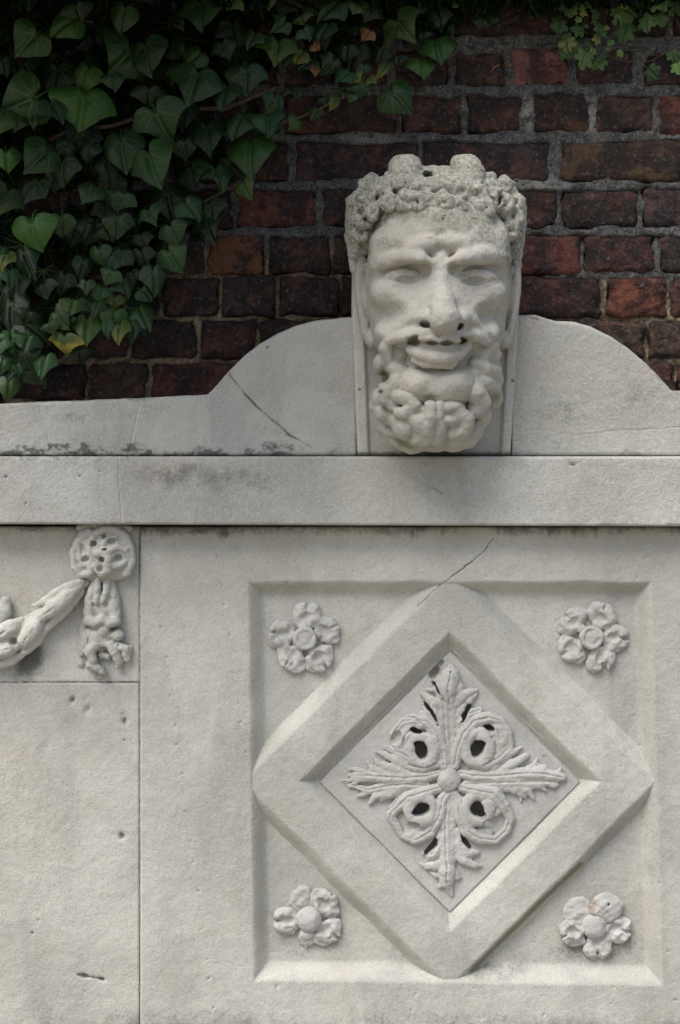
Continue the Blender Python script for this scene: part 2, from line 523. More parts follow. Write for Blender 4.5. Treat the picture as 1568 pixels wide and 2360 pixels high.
def block(name, PX, PY, yf, back, mat, parent=None, H=None, edge=.004, lat=None, amp=.0009, cracks=(), pits=(), wear=None, seed=0):
    """PX,PY (rows downwards, columns rightwards) of the front face; yf the face plane; H extra height forward (m)"""
    k = (D + yf) / D
    X = (PX - PCX) * S * k; Z = (PCY - PY) * S * k
    nv, nu = X.shape
    P = np.stack([X, np.full_like(X, yf), Z], -1)
    lat = lat or edge
    vary = 1 + .6 * fbm(P, 45, seed + 5, 2)
    Y = np.full_like(X, yf)
    for e, ed_ in ((np.minimum(np.abs(Z - Z[:1]), np.abs(Z - Z[-1:])), edge), (np.minimum(np.hypot(X - X[:, :1], Z - Z[:, :1]), np.hypot(X - X[:, -1:], Z - Z[:, -1:])), lat)):
        er = ed_ * vary
        q = np.clip(1 - e / er, 0, 1)
        Y = np.maximum(Y, yf + er * (1 - np.sqrt(np.clip(1 - q * q, 0, 1))))
    Y += amp * fbm(P, 14, seed, 3) + .35 * amp * fbm(P, 70, seed + 3, 2)
    if H is not None: Y -= H
    dirt = np.zeros_like(X)
    for pts, w, dp, dk in cracks:
        jx = 3.0 * fbm(P, 60, seed + 21, 2); jy = 3.0 * fbm(P, 60, seed + 31, 2)
        c = sst(w, w * .25, pl_dist(PX + jx, PY + jy, pts)) * (.8 + .5 * fbm(P, 35, seed + 61, 2))
        Y += dp * c; dirt = np.maximum(dirt, dk * c)
    for (x, y, rx, ry, rot, dp, dk) in pits:
        rr_ = 3 * max(rx, ry) + 4
        m_ = (np.abs(PX - x) < rr_) & (np.abs(PY - y) < rr_)
        if not m_.any(): continue
        Q_ = P[m_]
        b = blob(PX[m_] + 2 * fbm(Q_, 90, seed + 41, 2), PY[m_] + 2 * fbm(Q_, 90, seed + 51, 2), x, y, rx, ry, rot)
        Y[m_] += dp * b; dirt[m_] = np.maximum(dirt[m_], dk * b)
    V = [np.stack([X, Y, Z], -1).reshape(-1, 3)]
    I = np.arange(nv * nu).reshape(nv, nu)
    F = [np.stack([I[1:, :-1], I[1:, 1:], I[:-1, 1:], I[:-1, :-1]], -1).reshape(-1, 4)]
    ring = np.concatenate([I[0, :], I[1:, -1], I[-1, -2::-1], I[-2:0:-1, 0]])
    bv = V[0][ring].copy(); bv[:, 1] = back
    V.append(bv); nb = nv * nu
    j = np.arange(len(ring)); j2 = (j + 1) % len(ring)
    F.append(np.stack([ring[j], ring[j2], nb + j2, nb + j], -1))
    ws = {'dirt': dirt, 'algae': np.zeros_like(X), 'lichen': np.zeros_like(X), 'rust': np.zeros_like(X)}
    if wear:
        for nm, arr in wear(PX, PY, P).items(): ws[nm] = np.maximum(ws[nm], arr)
    attrs = {nm: ('FLOAT', np.concatenate([np.clip(a, 0, 1).ravel(), np.clip(a, 0, 1).ravel()[ring]])) for nm, a in ws.items()}
    return part(name, mk_mesh(name, np.concatenate(V), np.concatenate(F), True, attrs), mat, parent)

def rect(x0, y0, x1, y1, step):
    nx = max(2, int(round((x1 - x0) / step)) + 1); ny = max(2, int(round((y1 - y0) / step)) + 1)
    return np.meshgrid(np.linspace(x0, x1, nx), np.linspace(y0, y1, ny))

LEFT, RIGHT, BOT = -620, 2260, 2424
# --- carved panel with frame, diamond and floor
PT = thing('carved_panel', at(1020, BOT, .1), 'pale limestone panel carved with a square frame, a diamond and four flowers', 'carved panel')
PX, PY = rect(323.5, 1213, 1720, BOT, 2.3)
FLOOR = .023
def frame_profile(PX, PY):
    P = np.stack([PX * S, PY * 0, PY * S], -1)
    w = 3.5 * fbm(P, 18, 77, 2)
    # left and right edges lean a little, as the frame does in the photograph
    tt = (PY - 1340) / 920
    xl = 570 + 12 * tt; xr = 1502 + 26 * tt
    dl = PX - xl; dr = xr - PX; dt = PY - (1338 + w); db = (2262 + .012 * (PX - 580)) - PY
    gl = sst(0, 40, dl + w * .6); gr_ = sst(-2, 36, dr + w * .6); gt = sst(-2, 34, dt); gb = sst(0, 42, db + w)
    return np.minimum(np.minimum(gl, gr_), np.minimum(gt, gb))
H0 = -FLOOR * frame_profile(PX, PY)
H0 -= .03 * sst(308, 301, np.abs(PX - 1037) + np.abs(PY - 1801))      # deep seat behind the inner plate
def wear_panel(PX, PY, P):
    n = fbm(P, 9, 3, 3)
    gb = .8 * blob(PX, PY, 1380, 2195, 120, 40) + .45 * blob(PX, PY, 1360, 2140, 110, 60) + .55 * blob(PX, PY, 720, 2170, 110, 55) + .5 * blob(PX, PY, 1150, 2240, 120, 30)
    st_ = fbm(P * np.array([1, 1, .10]), 70, 13, 3)
    top = .62 * sst(1255, 1212, PY) * (.6 + .5 * n) + .20 * sst(.05, .6, st_) * sst(1480, 1230, PY)
    low = .42 * sst(2270, 2390, PY) * (.7 + .6 * n)
    return {'dirt': np.maximum(np.maximum(.62 * gb * (.8 + .4 * n), low), top),
            'algae': .35 * gb + .9 * np.exp(-(pl_dist(PX, PY, [(1100, 2232), (1160, 2172), (1240, 2092)]) / 8) ** 2)}
crack_main = [(1136, 1240), (1118, 1268), (1092, 1292), (1052, 1322), (1010, 1352), (962, 1398)]
slab = block('slab', PX, PY, 0.0, .16, MST, PT, H=H0, edge=.005, lat=.003, amp=.0011, seed=1,
      cracks=[(crack_main, 2.3, .0022, .6)],
      pits=[(620 + 53 * i % 880, 1300 + 137 * i % 1080, 4 + i % 3, 3, 30 * i, .0012, .15) for i in range(26)] + [(340 + (i * 197.3) % 1220, 1220 + (i * 331.7) % 1130, 1.8 + (i % 5) * .7, 1.5 + (i % 3) * .6, 40 * i, .0011 + .0005 * (i % 3), .30) for i in range(170)], wear=wear_panel)

# --- diamond moulding standing on the floor of the panel
DCX, DCY = 1037, 1801
def ring_mesh():
    nr, ns = 96, 4 * 150
    V = []; tt = np.linspace(0, 4, ns, endpoint=False)
    k = np.floor(tt).astype(int); f = tt - k
    cor = np.array([(0, -1), (1, 0), (0, 1), (-1, 0)], float)
    a, b = cor[k % 4], cor[(k + 1) % 4]
    dirv = a + (b - a) * f[:, None]                     # unit L1 circle
    Rl = np.linspace(288, 540, nr)
    PXr = DCX + Rl[:, None] * dirv[None, :, 0] * 1.005; PYr = DCY + Rl[:, None] * dirv[None, :, 1]
    P = np.stack([PXr * S, PXr * 0, PYr * S], -1)
    w = 5 * fbm(P, 16, 5, 3)
    ro = Rl[:, None] + w
    # soft mitres: round off the ridge line of each corner
    h = sst(299, 350, ro) * sst(530, 468, ro)
    h = h - .02 * (np.abs(ro - 410) / 60) ** 2 * sst(.5, .95, h)          # slightly crowned band
    hh = FLOOR * 1.0 * h - .0016 - .0010 * (1 - h)
    Yr = FLOOR - hh + .0012 * fbm(P, 14, 9, 3) + .0005 * fbm(P, 70, 12, 2)
    c = sst(2.6, .6, pl_dist(PXr + 3 * fbm(P, 60, 22, 2), PYr + 3 * fbm(P, 60, 32, 2), crack_main))
    Yr = Yr + .0016 * c
    kk = 1.0
    X = (PXr - PCX) * S; Z = (PCY - PYr) * S
    V = np.stack([X, Yr, Z], -1)
    dirt = np.maximum(.42 * c, .30 * sst(2120, 2260, PYr) * sst(1000, 1150, PXr))
    alg = .85 * np.exp(-(pl_dist(PXr, PYr, [(1090, 2240), (1150, 2178), (1240, 2088), (1340, 1995)]) / 10) ** 2)
    Vf = V.reshape(-1, 3)
    I = np.arange(nr * ns).reshape(nr, ns); J = np.roll(I, -1, 1)
    F = [np.stack([I[:-1], J[:-1], J[1:], I[1:]], -1).reshape(-1, 4)]
    # back faces down into the panel
    bi = Vf[I[0]].copy(); bi[:, 1] = FLOOR + .012
    bo = Vf[I[-1]].copy(); bo[:, 1] = FLOOR + .012
    n0 = nr * ns; B = n0 + np.arange(ns); O = n0 + ns + np.arange(ns)
    F.append(np.stack([np.roll(I[0], -1), I[0], B, np.roll(B, -1)], -1))
    F.append(np.stack([I[-1], np.roll(I[-1], -1), np.roll(O, -1), O], -1))
    Vf = np.concatenate([Vf, bi, bo])
    pad = np.zeros(2 * ns)
    me = mk_mesh('diamond_moulding', Vf, np.concatenate(F)[:, ::-1], True,
                 {'dirt': ('FLOAT', np.concatenate([dirt.ravel(), pad])), 'algae': ('FLOAT', np.concatenate([alg.ravel(), pad]))})
    return me
part('diamond_moulding', ring_mesh(), MST, PT)

# --- acanthus carving inside the diamond (drawn in units of an enlarged view)
fF = conv(.3673, 748.8, 1440.1, FLOOR - .004)
HOLES = [('E', 580, 738, 0, 26, 22, 110, 10, 30), ('E', 986, 738, 0, 26, 20, 110, 10, -30), ('E', 565, 1168, 0, 26, 20, 110, 10, 10), ('E', 990, 1186, 0, 26, 22, 110, 10, 40), ('E', 606, 782, 0, 42, 62, 120, 14, 10), ('E', 572, 658, 0, 48, 20, 60, 8, -20), ('E', 957, 772, 0, 42, 62, 120, 14, -25), ('E', 1030, 640, 0, 44, 20, 60, 8, -25),
         ('E', 606, 1152, 0, 56, 38, 120, 14, 25), ('E', 955, 1150, 0, 44, 52, 120, 14, 25),
         ('C', 8, [(632, 492, 0, 12), (690, 575, 0, 22), (722, 660, 0, 8)], 2.5), ('C', 8, [(905, 505, 0, 16), (872, 570, 0, 20), (850, 640, 0, 8)], 2.5),
         ('C', 8, [(716, 1300, 0, 8), (690, 1370, 0, 20), (635, 1430, 0, 16)], 2.5), ('C', 8, [(850, 1285, 0, 8), (872, 1345, 0, 18), (910, 1395, 0, 14)], 2.5),
         ('C', 8, [(685, 360, 0, 12), (725, 430, 0, 14)], 2.5), ('E', 690, 300, 0, 40, 48, 22, 8, 20),
         ('C', 8, [(395, 845, 0, 6), (440, 872, 0, 14), (485, 893, 0, 6)], 1.6), ('C', 8, [(1090, 890, 0, 8), (1140, 865, 0, 12)], 1.6)]
GRAIN = [(.0005, 160, 4), (.0004, 420, 9)]
def carve(name, items, parent, h=.0014, mat=MPLAS, extra=HOLES, grain=GRAIN, wear=None, nz=(.0011, 95, 3)):
    pts = []
    for it in items:
        if it[0] == 'e': pts += [(it[1] - it[4], it[2] - it[5], it[3]), (it[1] + it[4], it[2] + it[5], it[3] + it[6])]
        elif it[0] == 'c': pts += [(p[0] + s_ * p[3], p[1] + s_ * p[3], p[2] + p[3]) for p in it[2] for s_ in (-1, 1)]
    f = carve.f
    W = np.array([f(*p) for p in pts])
    lo, hi = W.min(0) - .008, W.max(0) + .008
    hi[1] = carve.back
    v = Vol(lo, hi, h)
    prims(v, f, items)
    prims(v, f, extra)
    if nz: v.noise(*nz)
    return part(name, v.mesh(name, grain, wear), mat, parent)
carve.f, carve.back = fF, FLOOR + .012
# background plate with the drilled holes
def plate():
    lo = fF(-60, 120, 60); hi = fF(1620, 1850, 0)
    lo = np.array([min(lo[0], hi[0]), FLOOR - .008, min(lo[2], hi[2])]); h2 = fF(1600, 120, 0)
    hi = np.array([h2[0], FLOOR + .024, h2[2]])
    v = Vol(lo, hi, .0017)
    X, Y, Z = np.meshgrid(*v.ax, indexing='ij')
    c = at(DCX, DCY, FLOOR)
    l1 = (np.abs(X - c[0]) + np.abs(Z - c[2]) - 303 * S) * .707
    v.d = np.maximum(np.maximum(l1, (FLOOR - .004) - Y), Y - (FLOOR + .02)).astype(np.float32)
    v.noise(.0007, 30, 4)
    prims(v, fF, [(a[0], a[1], a[2], a[3], a[4] * .98, a[5] * .98, min(a[6], 72), *a[7:]) if a[0] == 'E' else a for a in HOLES])
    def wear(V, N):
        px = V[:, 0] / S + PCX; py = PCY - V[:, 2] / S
        return {'dirt': np.maximum(1.0 * sst(FLOOR + .0, FLOOR + .005, V[:, 1]), .95 * blob(px, py, 1003, 1548, 12, 17, 20) + .8 * blob(px, py, 1019, 1527, 7, 6) + .35 * blob(px, py, 1258, 1745, 12, 6))}  # plate darkens with depth inside the holes, plus a few small dark spots
    return v.mesh('background_plate', [(.0005, 130, 6)], wear)
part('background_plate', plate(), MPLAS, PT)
FOL = bpy.data.objects.new('acanthus_carving', None); C.objects.link(FOL); FOL.parent = PT
FOL.location = Vector(at(DCX, DCY, FLOOR)) - wloc(PT); FOL.empty_display_size = .05
FOL['label'] = 'four-armed acanthus leaf carving with drilled scrolls round a boss'
def st(pts, k=9, dep=14, flat=.66):
    return ('c', k, [(x, y, dep + .8 * (p[0] if (p := rest[1:]) else 0), rest[0] * 1.28) for x, y, *rest in pts], flat)
leafT = [st([(748, 600, 20), (700, 560, 18, 6), (660, 470, 14), (640, 470, 5)]), st([(812, 600, 20), (850, 540, 18, 6), (880, 490, 12), (905, 480, 5)]), st([(740, 430, 18), (700, 410, 16, 6), (640, 400, 6)]), st([(740, 820, 22), (690, 760, 20), (668, 700, 10)]),
         st([(762, 905, 30), (757, 700, 30), (748, 500, 30), (735, 430, 22)]), st([(806, 890, 28), (812, 700, 26), (800, 500, 24), (790, 440, 20)]),
         st([(785, 500, 30), (770, 400, 52, 8), (790, 320, 46, 14), (790, 262, 16)]), st([(830, 440, 22), (842, 390, 26, 10), (815, 310, 12, 6)]),
         st([(745, 500, 26), (690, 490, 28, 8), (640, 450, 18), (596, 425, 6)]), st([(735, 740, 22), (712, 620, 30, 10), (668, 540, 34, 6), (618, 500, 12)]),
         st([(700, 700, 26), (650, 600, 34, 4), (612, 555, 18)]), st([(722, 440, 18), (700, 380, 16), (684, 352, 6)]),
         st([(820, 490, 26), (868, 440, 28, 10), (915, 415, 18, 4), (962, 405, 6)]), st([(845, 720, 22), (856, 620, 28, 10), (900, 560, 32, 8), (972, 532, 14)]),
         st([(905, 470, 20, 4), (925, 455, 12), (955, 430, 5)]), st([(870, 690, 26), (930, 600, 32), (960, 560, 20)])]
leafB = [st([(745, 1380, 20), (700, 1440, 20, 4), (650, 1470, 7)]), st([(812, 1380, 20), (870, 1450, 18, 4), (930, 1460, 6)]), st([(750, 1560, 18), (700, 1570, 14), (660, 1550, 5)]), st([(745, 1620, 14), (715, 1640, 10), (700, 1625, 4)]),
         st([(765, 1050, 28), (758, 1250, 32), (762, 1450, 34, 4), (770, 1560, 34, 2)]), st([(806, 1050, 26), (800, 1250, 24), (792, 1450, 26), (780, 1560, 22)]),
         st([(765, 1540, 44, 6), (765, 1600, 38, 2), (795, 1690, 8)]), st([(735, 1290, 24), (718, 1370, 26, 6), (675, 1440, 30, 4), (620, 1430, 12)]),
         st([(740, 1490, 24), (690, 1508, 28, 6), (640, 1512, 18), (598, 1494, 6)]), st([(825, 1450, 16, 4), (880, 1480, 26, 4), (940, 1505, 18), (985, 1510, 5)]),
         st([(830, 1290, 22), (846, 1370, 22, 6), (890, 1430, 26, 4), (960, 1425, 12)]), st([(810, 1540, 16), (830, 1580, 16), (862, 1578, 5)])]
leafL = [st([(300, 940, 18), (200, 905, 14), (150, 900, 5)]), st([(330, 1020, 18), (240, 1060, 14), (200, 1075, 5)]), st([(560, 890, 20), (470, 830, 18, 4), (400, 760, 6)]), st([(560, 1030, 22), (480, 1080, 20), (400, 1150, 6)]), st([(220, 960, 14), (150, 975, 10), (100, 970, 4)]),
         st([(715, 930, 20, 6), (640, 950, 30, 6), (520, 960, 34), (380, 955, 34), (250, 945, 22), (140, 940, 6)]), st([(640, 1010, 22), (520, 1000, 34), (400, 1010, 28), (270, 1035, 18), (130, 995, 6)]),
         st([(500, 1020, 26), (420, 1050, 26, 4), (355, 1095, 12)]), st([(400, 1050, 26), (320, 1070, 20, 4), (276, 1122, 7)]),
         st([(600, 900, 20), (480, 870, 24, 4), (380, 810, 16), (318, 792, 6)]), st([(520, 930, 26), (420, 900, 28, 2), (340, 870, 18), (300, 820, 6)]),
         st([(330, 960, 22), (220, 965, 16), (148, 1020, 5)]), st([(400, 940, 24), (300, 900, 18), (262, 850, 6)])]
leafR = [st([(1250, 925, 20), (1310, 880, 16), (1330, 840, 5)]), st([(1420, 950, 20), (1470, 920, 14), (1480, 890, 5)]), st([(1180, 1000, 20), (1230, 1050, 16), (1230, 1110, 5)]), st([(1020, 900, 20), (1110, 820, 18, 4), (1180, 750, 6)]), st([(1380, 980, 18), (1440, 1010, 12), (1470, 1000, 5)]),
         st([(850, 930, 22, 6), (930, 945, 30, 6), (1060, 950, 34), (1200, 935, 34), (1350, 930, 36, 2), (1490, 955, 22)]), st([(890, 1000, 24), (1060, 990, 30), (1220, 985, 30), (1370, 985, 22), (1450, 985, 12)]),
         st([(940, 905, 20), (1060, 880, 26, 4), (1170, 800, 20, 2), (1240, 762, 6)]), st([(1080, 930, 24), (1180, 870, 26, 4), (1262, 822, 16, 6), (1272, 812, 8)]),
         st([(1060, 1015, 24), (1160, 1020, 24, 4), (1240, 1060, 14), (1262, 1085, 7)]), st([(1260, 1000, 22), (1350, 1010, 16), (1392, 1040, 6)]),
         st([(1300, 930, 26, 4), (1380, 895, 18, 2), (1330, 870, 6)]), st([(1150, 1010, 26), (1270, 1030, 24), (1310, 1090, 8)])]
def ringpts(cx, cy, rx, ry, r, a0, a1, n=14, dep=0, r1=None):
    return [(cx + rx * math.cos(R(a0 + (a1 - a0) * i / n)), cy + ry * math.sin(R(a0 + (a1 - a0) * i / n)), r + ((r1 if r1 else r) - r) * i / n, dep) for i in range(n + 1)]
scUL = [st(ringpts(612, 785, 74, 86, 38, -40, 290, dep=20, r1=24)), st([(748, 880, 26, 10), (738, 780, 30, 14), (705, 680, 34, 16), (640, 605, 34, 10), (560, 592, 28, 4), (490, 605, 20), (430, 680, 20), (440, 740, 18), (475, 778, 10)]),
        st([(700, 870, 26, 10), (620, 895, 30, 10), (520, 880, 26, 4), (430, 830, 14)]), st([(560, 640, 46), (500, 700, 50), (490, 760, 30)], dep=0), st([(560, 840, 40), (470, 800, 34), (390, 770, 14)], dep=4), st([(600, 620, 30, 8), (560, 580, 22), (500, 575, 8)])]
scUR = [st(ringpts(955, 775, 74, 90, 38, -60, 240, dep=20, r1=24)), st([(815, 880, 26, 10), (832, 780, 30, 14), (870, 680, 36, 18), (940, 600, 36, 10), (1030, 580, 30, 4), (1100, 600, 22), (1150, 680, 24, 4), (1160, 770, 24), (1090, 835, 30, 6), (1000, 880, 34, 10)]),
        st([(1020, 720, 36, 10), (1070, 700, 44), (1080, 780, 44)], dep=2), st([(930, 680, 28, 26), (990, 672, 26, 24), (1005, 700, 16, 18)]), st([(1080, 650, 46), (1110, 730, 46)], dep=0)]
scLL = [st(ringpts(608, 1152, 76, 76, 38, 60, 380, dep=20, r1=24)), st([(775, 1050, 24, 10), (740, 1090, 28, 12), (720, 1200, 32, 14), (660, 1300, 32, 12), (570, 1350, 26, 6), (490, 1320, 20), (440, 1240, 20), (410, 1190, 22), (470, 1130, 26, 8), (520, 1080, 34, 12), (620, 1050, 34, 10), (720, 1020, 24, 8)]),
        st([(560, 1240, 40), (620, 1290, 40), (540, 1300, 34)], dep=0), st([(660, 1220, 26, 20), (620, 1260, 20, 10), (560, 1210, 14, 8)])]
scLR = [st(ringpts(955, 1148, 74, 78, 38, -20, 300, dep=20, r1=24)), st([(800, 1050, 24, 10), (835, 1100, 28, 12), (850, 1200, 32, 14), (890, 1290, 34, 14), (970, 1340, 32, 8), (1070, 1350, 24, 4), (1140, 1290, 22, 4), (1165, 1210, 24, 4), (1120, 1130, 34, 10), (1060, 1060, 44, 12), (960, 1040, 36, 10), (860, 1020, 24, 8)]),
        st([(930, 1240, 24, 20), (1010, 1200, 26, 14), (1080, 1170, 22, 10)]), st([(980, 1290, 26), (1030, 1300, 22, 6), (1020, 1340, 20)], dep=6)]
SEATS = [('E', 450, 710, 30, 34, 50, 30, 8, -20), ('E', 545, 1265, 34, 70, 36, 30, 8, 30), ('E', 1050, 1250, 34, 74, 34, 34, 8, -25)]
for nm, it in (('leaf', leafT), ('leaf', leafR), ('leaf', leafB), ('leaf', leafL), ('scroll', scUL), ('scroll', scUR), ('scroll', scLR), ('scroll', scLL)):
    veins = []
    for q_ in it:
        P_ = q_[2]
        if max(p[3] for p in P_) >= 38 and len(P_) < 14:
            veins.append(('C', 4, [(p[0], p[1], p[2] + p[3] * .62 + 2, 7) for p in P_], 1.0))
    carve(nm, it, FOL, h=.0012, extra=veins + HOLES + SEATS, nz=(.0013, 110, 3))
carve('boss', [('e', 776, 972, 18, 76, 76, 48, 0)], FOL, extra=[], nz=(.0035, 60, 8))

# --- four flowers
def flower(cx, cy, specs, disc, seed, label):
    """specs: (angle from up clockwise, distance, size, kind)"""
    fo = bpy.data.objects.new('flower', None); C.objects.link(fo); fo.parent = PT
    f = conv(.651, 547.2, 1296, FLOOR)
    carve.f, carve.back = f, FLOOR + .006
    fo.location = Vector(f(cx, cy, 0)) - wloc(PT); fo.empty_display_size = .03
    fo['label'] = label
    for i, (a, r, s_, kind) in enumerate(specs):
        s_ = s_ * 1.18; r = r * .94
        dx, dy = math.sin(R(a)), -math.cos(R(a))
        x, y = cx + dx * r, cy + dy * r
        rnd = random.Random(seed * 31 + i)
        if kind == 'broken':
            items = [('e', x, y, 20, s_, s_ * .86, 14, 0, 20)]
            ex = [('E', x + 8, y - 8, 34, 8, 8, 30, 3), ('E', x - .9 * s_, y + .7 * s_, 34, 16, 20, 18, 4)]
        elif kind == 'worn':
            items = [('e', x, y, 4, s_ * .8, s_, 14, 0, a), ('e', cx + dx * r * .6, cy + dy * r * .6, 6, s_ * .6, s_ * .7, 12, 10, a)]
            ex = []
        else:
            px, py = -dy, dx
            q = .30 * s_
            items = [('e', x + px * q, y + py * q, 10, s_ * .66, s_ * .86, 10, 10, a), ('e', x - px * q, y - py * q, 10, s_ * .66, s_ * .86, 10, 10, a),
                     ('c', 12, [(x - px * s_ * .62 - dx * s_ * .2, y - py * s_ * .62 - dy * s_ * .2, 11, 10), (x - px * s_ * .45 + dx * s_ * .5, y - py * s_ * .45 + dy * s_ * .5, 13, 11),
                                (x + dx * s_ * .68, y + dy * s_ * .68, 11, 10), (x + px * s_ * .45 + dx * s_ * .5, y + py * s_ * .45 + dy * s_ * .5, 13, 11), (x + px * s_ * .62 - dx * s_ * .2, y + py * s_ * .62 - dy * s_ * .2, 11, 10)]),
                     ('c', 10, [(cx + dx * 30, cy + dy * 30, 6, 16), (x, y, 12, 20)])]
            ex = [('E', x - dx * s_ * .12, y - dy * s_ * .12, 30, s_ * .36, s_ * .5, 20, 8, a), ('C', 5, [(x + dx * s_ * .3, y + dy * s_ * .3, 26, 5), (x + dx * s_ * 1.1, y + dy * s_ * 1.1, 14, 9)], 2.0)]
        def wear(V, N, kind=kind):
            return {'rust': (.45 if kind == 'broken' else 0) * sst(.0, -.003, V[:, 0] - f(x, y)[0] + .020) if kind == 'broken' else np.zeros(len(V)),
                    'dirt': .25 * sst(-.62, -.75, V[:, 2])}
        o = carve('petal', items, fo, h=.0013, extra=ex, nz=(.0034, 80, seed * 7 + i), wear=wear)
        if kind == 'broken': o['label'] = 'broken petal stub with a drilled hole'
    ds = {'flat': [('e', cx, cy, 12, 44, 44, 22, 0), ('c', 5, [(x_, y_, 26 + d_, r_) for x_, y_, r_, d_ in ringpts(cx, cy, 34, 34, 9, 0, 360, 18)])], 'round': [('e', cx, cy, 10, 48, 48, 32, 0)]}[disc]
    ex = [('E', cx, cy, 62, 34, 34, 30, 4)] if disc == 'flat' else []
    carve('flower_centre', ds, fo, h=.0013, extra=ex, nz=(.0022, 70, seed * 5))
flower(240, 270, [(5, 88, 46, 'p'), (68, 88, 44, 'p'), (143, 90, 46, 'p'), (216, 88, 46, 'p'), (281, 90, 46, 'p')], 'flat', 1, 'flower in the upper left corner with five whole petals')
flower(1255, 265, [(24, 88, 46, 'p'), (91, 90, 44, 'p'), (157, 88, 46, 'p'), (239, 88, 45, 'p'), (309, 94, 46, 'p')], 'flat', 2, 'flower in the upper right corner with five whole petals')
flower(255, 1262, [(338, 84, 42, 'worn'), (44, 84, 46, 'p'), (124, 84, 46, 'p'), (186, 64, 34, 'worn'), (265, 88, 44, 'p')], 'round', 3, 'worn flower in the lower left corner')
flower(1265, 1284, [(311, 92, 46, 'worn'), (34, 82, 52, 'broken'), (101, 88, 44, 'p'), (172, 80, 46, 'p'), (250, 88, 42, 'p')], 'round', 4, 'flower in the lower right corner with one broken petal')
carve.f = conv(.651, 547.2, 1296, FLOOR)
carve('rivet', [('e', 245, 1357, 2, 9, 9, 8, 0)], PT, extra=[], nz=None)

# --- left hand blocks
GP = thing('garland_panel', at(0, 1571, .1), 'stone block at left carved with a hanging garland, knot and pendant', 'carved panel')
PX, PY = rect(LEFT, 1213, 321.5, 1571, 2.8)
block('slab', PX, PY, .004, .16, MST, GP, edge=.0016, lat=.002, seed=11, amp=.0008,
      pits=[(70, 1415, 6, 4, 40, .001, .5), (185, 1600, 1, 1, 0, 0, 0), (8, 1290, 4, 3, 0, .001, .4), (150, 1395, 5, 3, 60, .0006, .3)],
      wear=lambda X, Y, P: {'dirt': np.maximum(.95 * blob(X, Y, 72, 1515, 34, 40, 40) + .5 * blob(X, Y, 50, 1560, 40, 20), .5 * sst(1240, 1213, Y)) * (.7 + .5 * fbm(P, 30, 8, 2))})
LP = thing('plain_panel', at(0, BOT, .1), 'plain pale stone block with small pits below the garland block', 'stone block')
PX, PY = rect(LEFT, 1573.5, 321.5, BOT, 2.8)
block('slab', PX, PY, .003, .16, MST, LP, edge=.0016, lat=.002, seed=15, amp=.0011,
      cracks=[([(182, 2246), (195, 2252), (212, 2250), (240, 2257)], 3.2, .003, .8)],
      pits=[(168, 1613, 9, 6, -60, .004, .55), (203, 1634, 10, 7, -50, .003, .3), (196, 1612, 4, 3, 0, .001, .3), (288, 1660, 7, 11, 10, .003, .5), (284, 1645, 4, 4, 0, .002, .3), (281, 1926, 9, 9, 0, .004, .6), (262, 1922, 6, 3, 0, .001, .3),
            (106, 1718, 22, 12, -60, .0014, .12), (100, 1745, 10, 20, 20, .001, .1), (287, 1705, 4, 3, 0, .002, .4), (75, 2150, 4, 3, 0, .002, .5), (90, 2120, 3, 3, 0, .002, .5), (150, 1900, 4, 3, 0, .001, .3), (235, 2256, 8, 4, 20, .004, .8), (195, 2246, 10, 4, 20, .003, .8), (20, 1830, 3, 4, 0, .001, .3), (120, 1985, 3, 3, 0, .001, .3)],
      wear=lambda X, Y, P: {'dirt': .45 * sst(2250, 2380, Y) * (.6 + .6 * fbm(P, 14, 8, 3)) + .16 * sst(.2, .7, fbm(P, 12, 18, 3))})

# joints and backing (fills what one sees between the blocks)
def box_mesh(name, lo, hi):
    x0, y0, z0 = lo; x1, y1, z1 = hi
    V = [(x0, y0, z0), (x1, y0, z0), (x1, y1, z0), (x0, y1, z0), (x0, y0, z1), (x1, y0, z1), (x1, y1, z1), (x0, y1, z1)]
    F = [(0, 1, 5, 4), (1, 2, 6, 5), (2, 3, 7, 6), (3, 0, 4, 7), (4, 5, 6, 7), (3, 2, 1, 0)]
    return mk_mesh(name, V, F, False)
JO = thing('joint_mortar', at(322, BOT, .1), 'thin grey mortar lines between the pale stone blocks', 'mortar')
for (x0, y0, x1, y1, yj) in ((318, 1216, 328, BOT - 3, .0054), (LEFT, 1569, 321, 1576, .0046), (1716, 1216, 1727, BOT - 3, .006)):
    a = at(x0, y1, yj); b = at(x1, y0, yj)
    Xj, Yj = rect(x0, y0, x1, y1, 3)
    part('mortar_bead', box_mesh('mortar_bead', (a[0], yj, a[2]), (b[0], .13, b[2])), MJOINT, JO)
RP = thing('end_block', at(1900, BOT, .1), 'plain pale stone block to the right of the carved panel', 'stone block')
PX, PY = rect(1723, 1213, RIGHT, BOT, 8)
block('slab', PX, PY, .003, .16, MST, RP, edge=.004, seed=17)
PL = thing('stone_plinth', at(800, 2965, .1), 'plain pale stone plinth at the foot of the carved panel', 'plinth')
PX, PY = rect(LEFT, BOT + 4, RIGHT, 2975, 9)
block('slab', PX, PY, -.02, .16, MST, PL, edge=.01, seed=18)

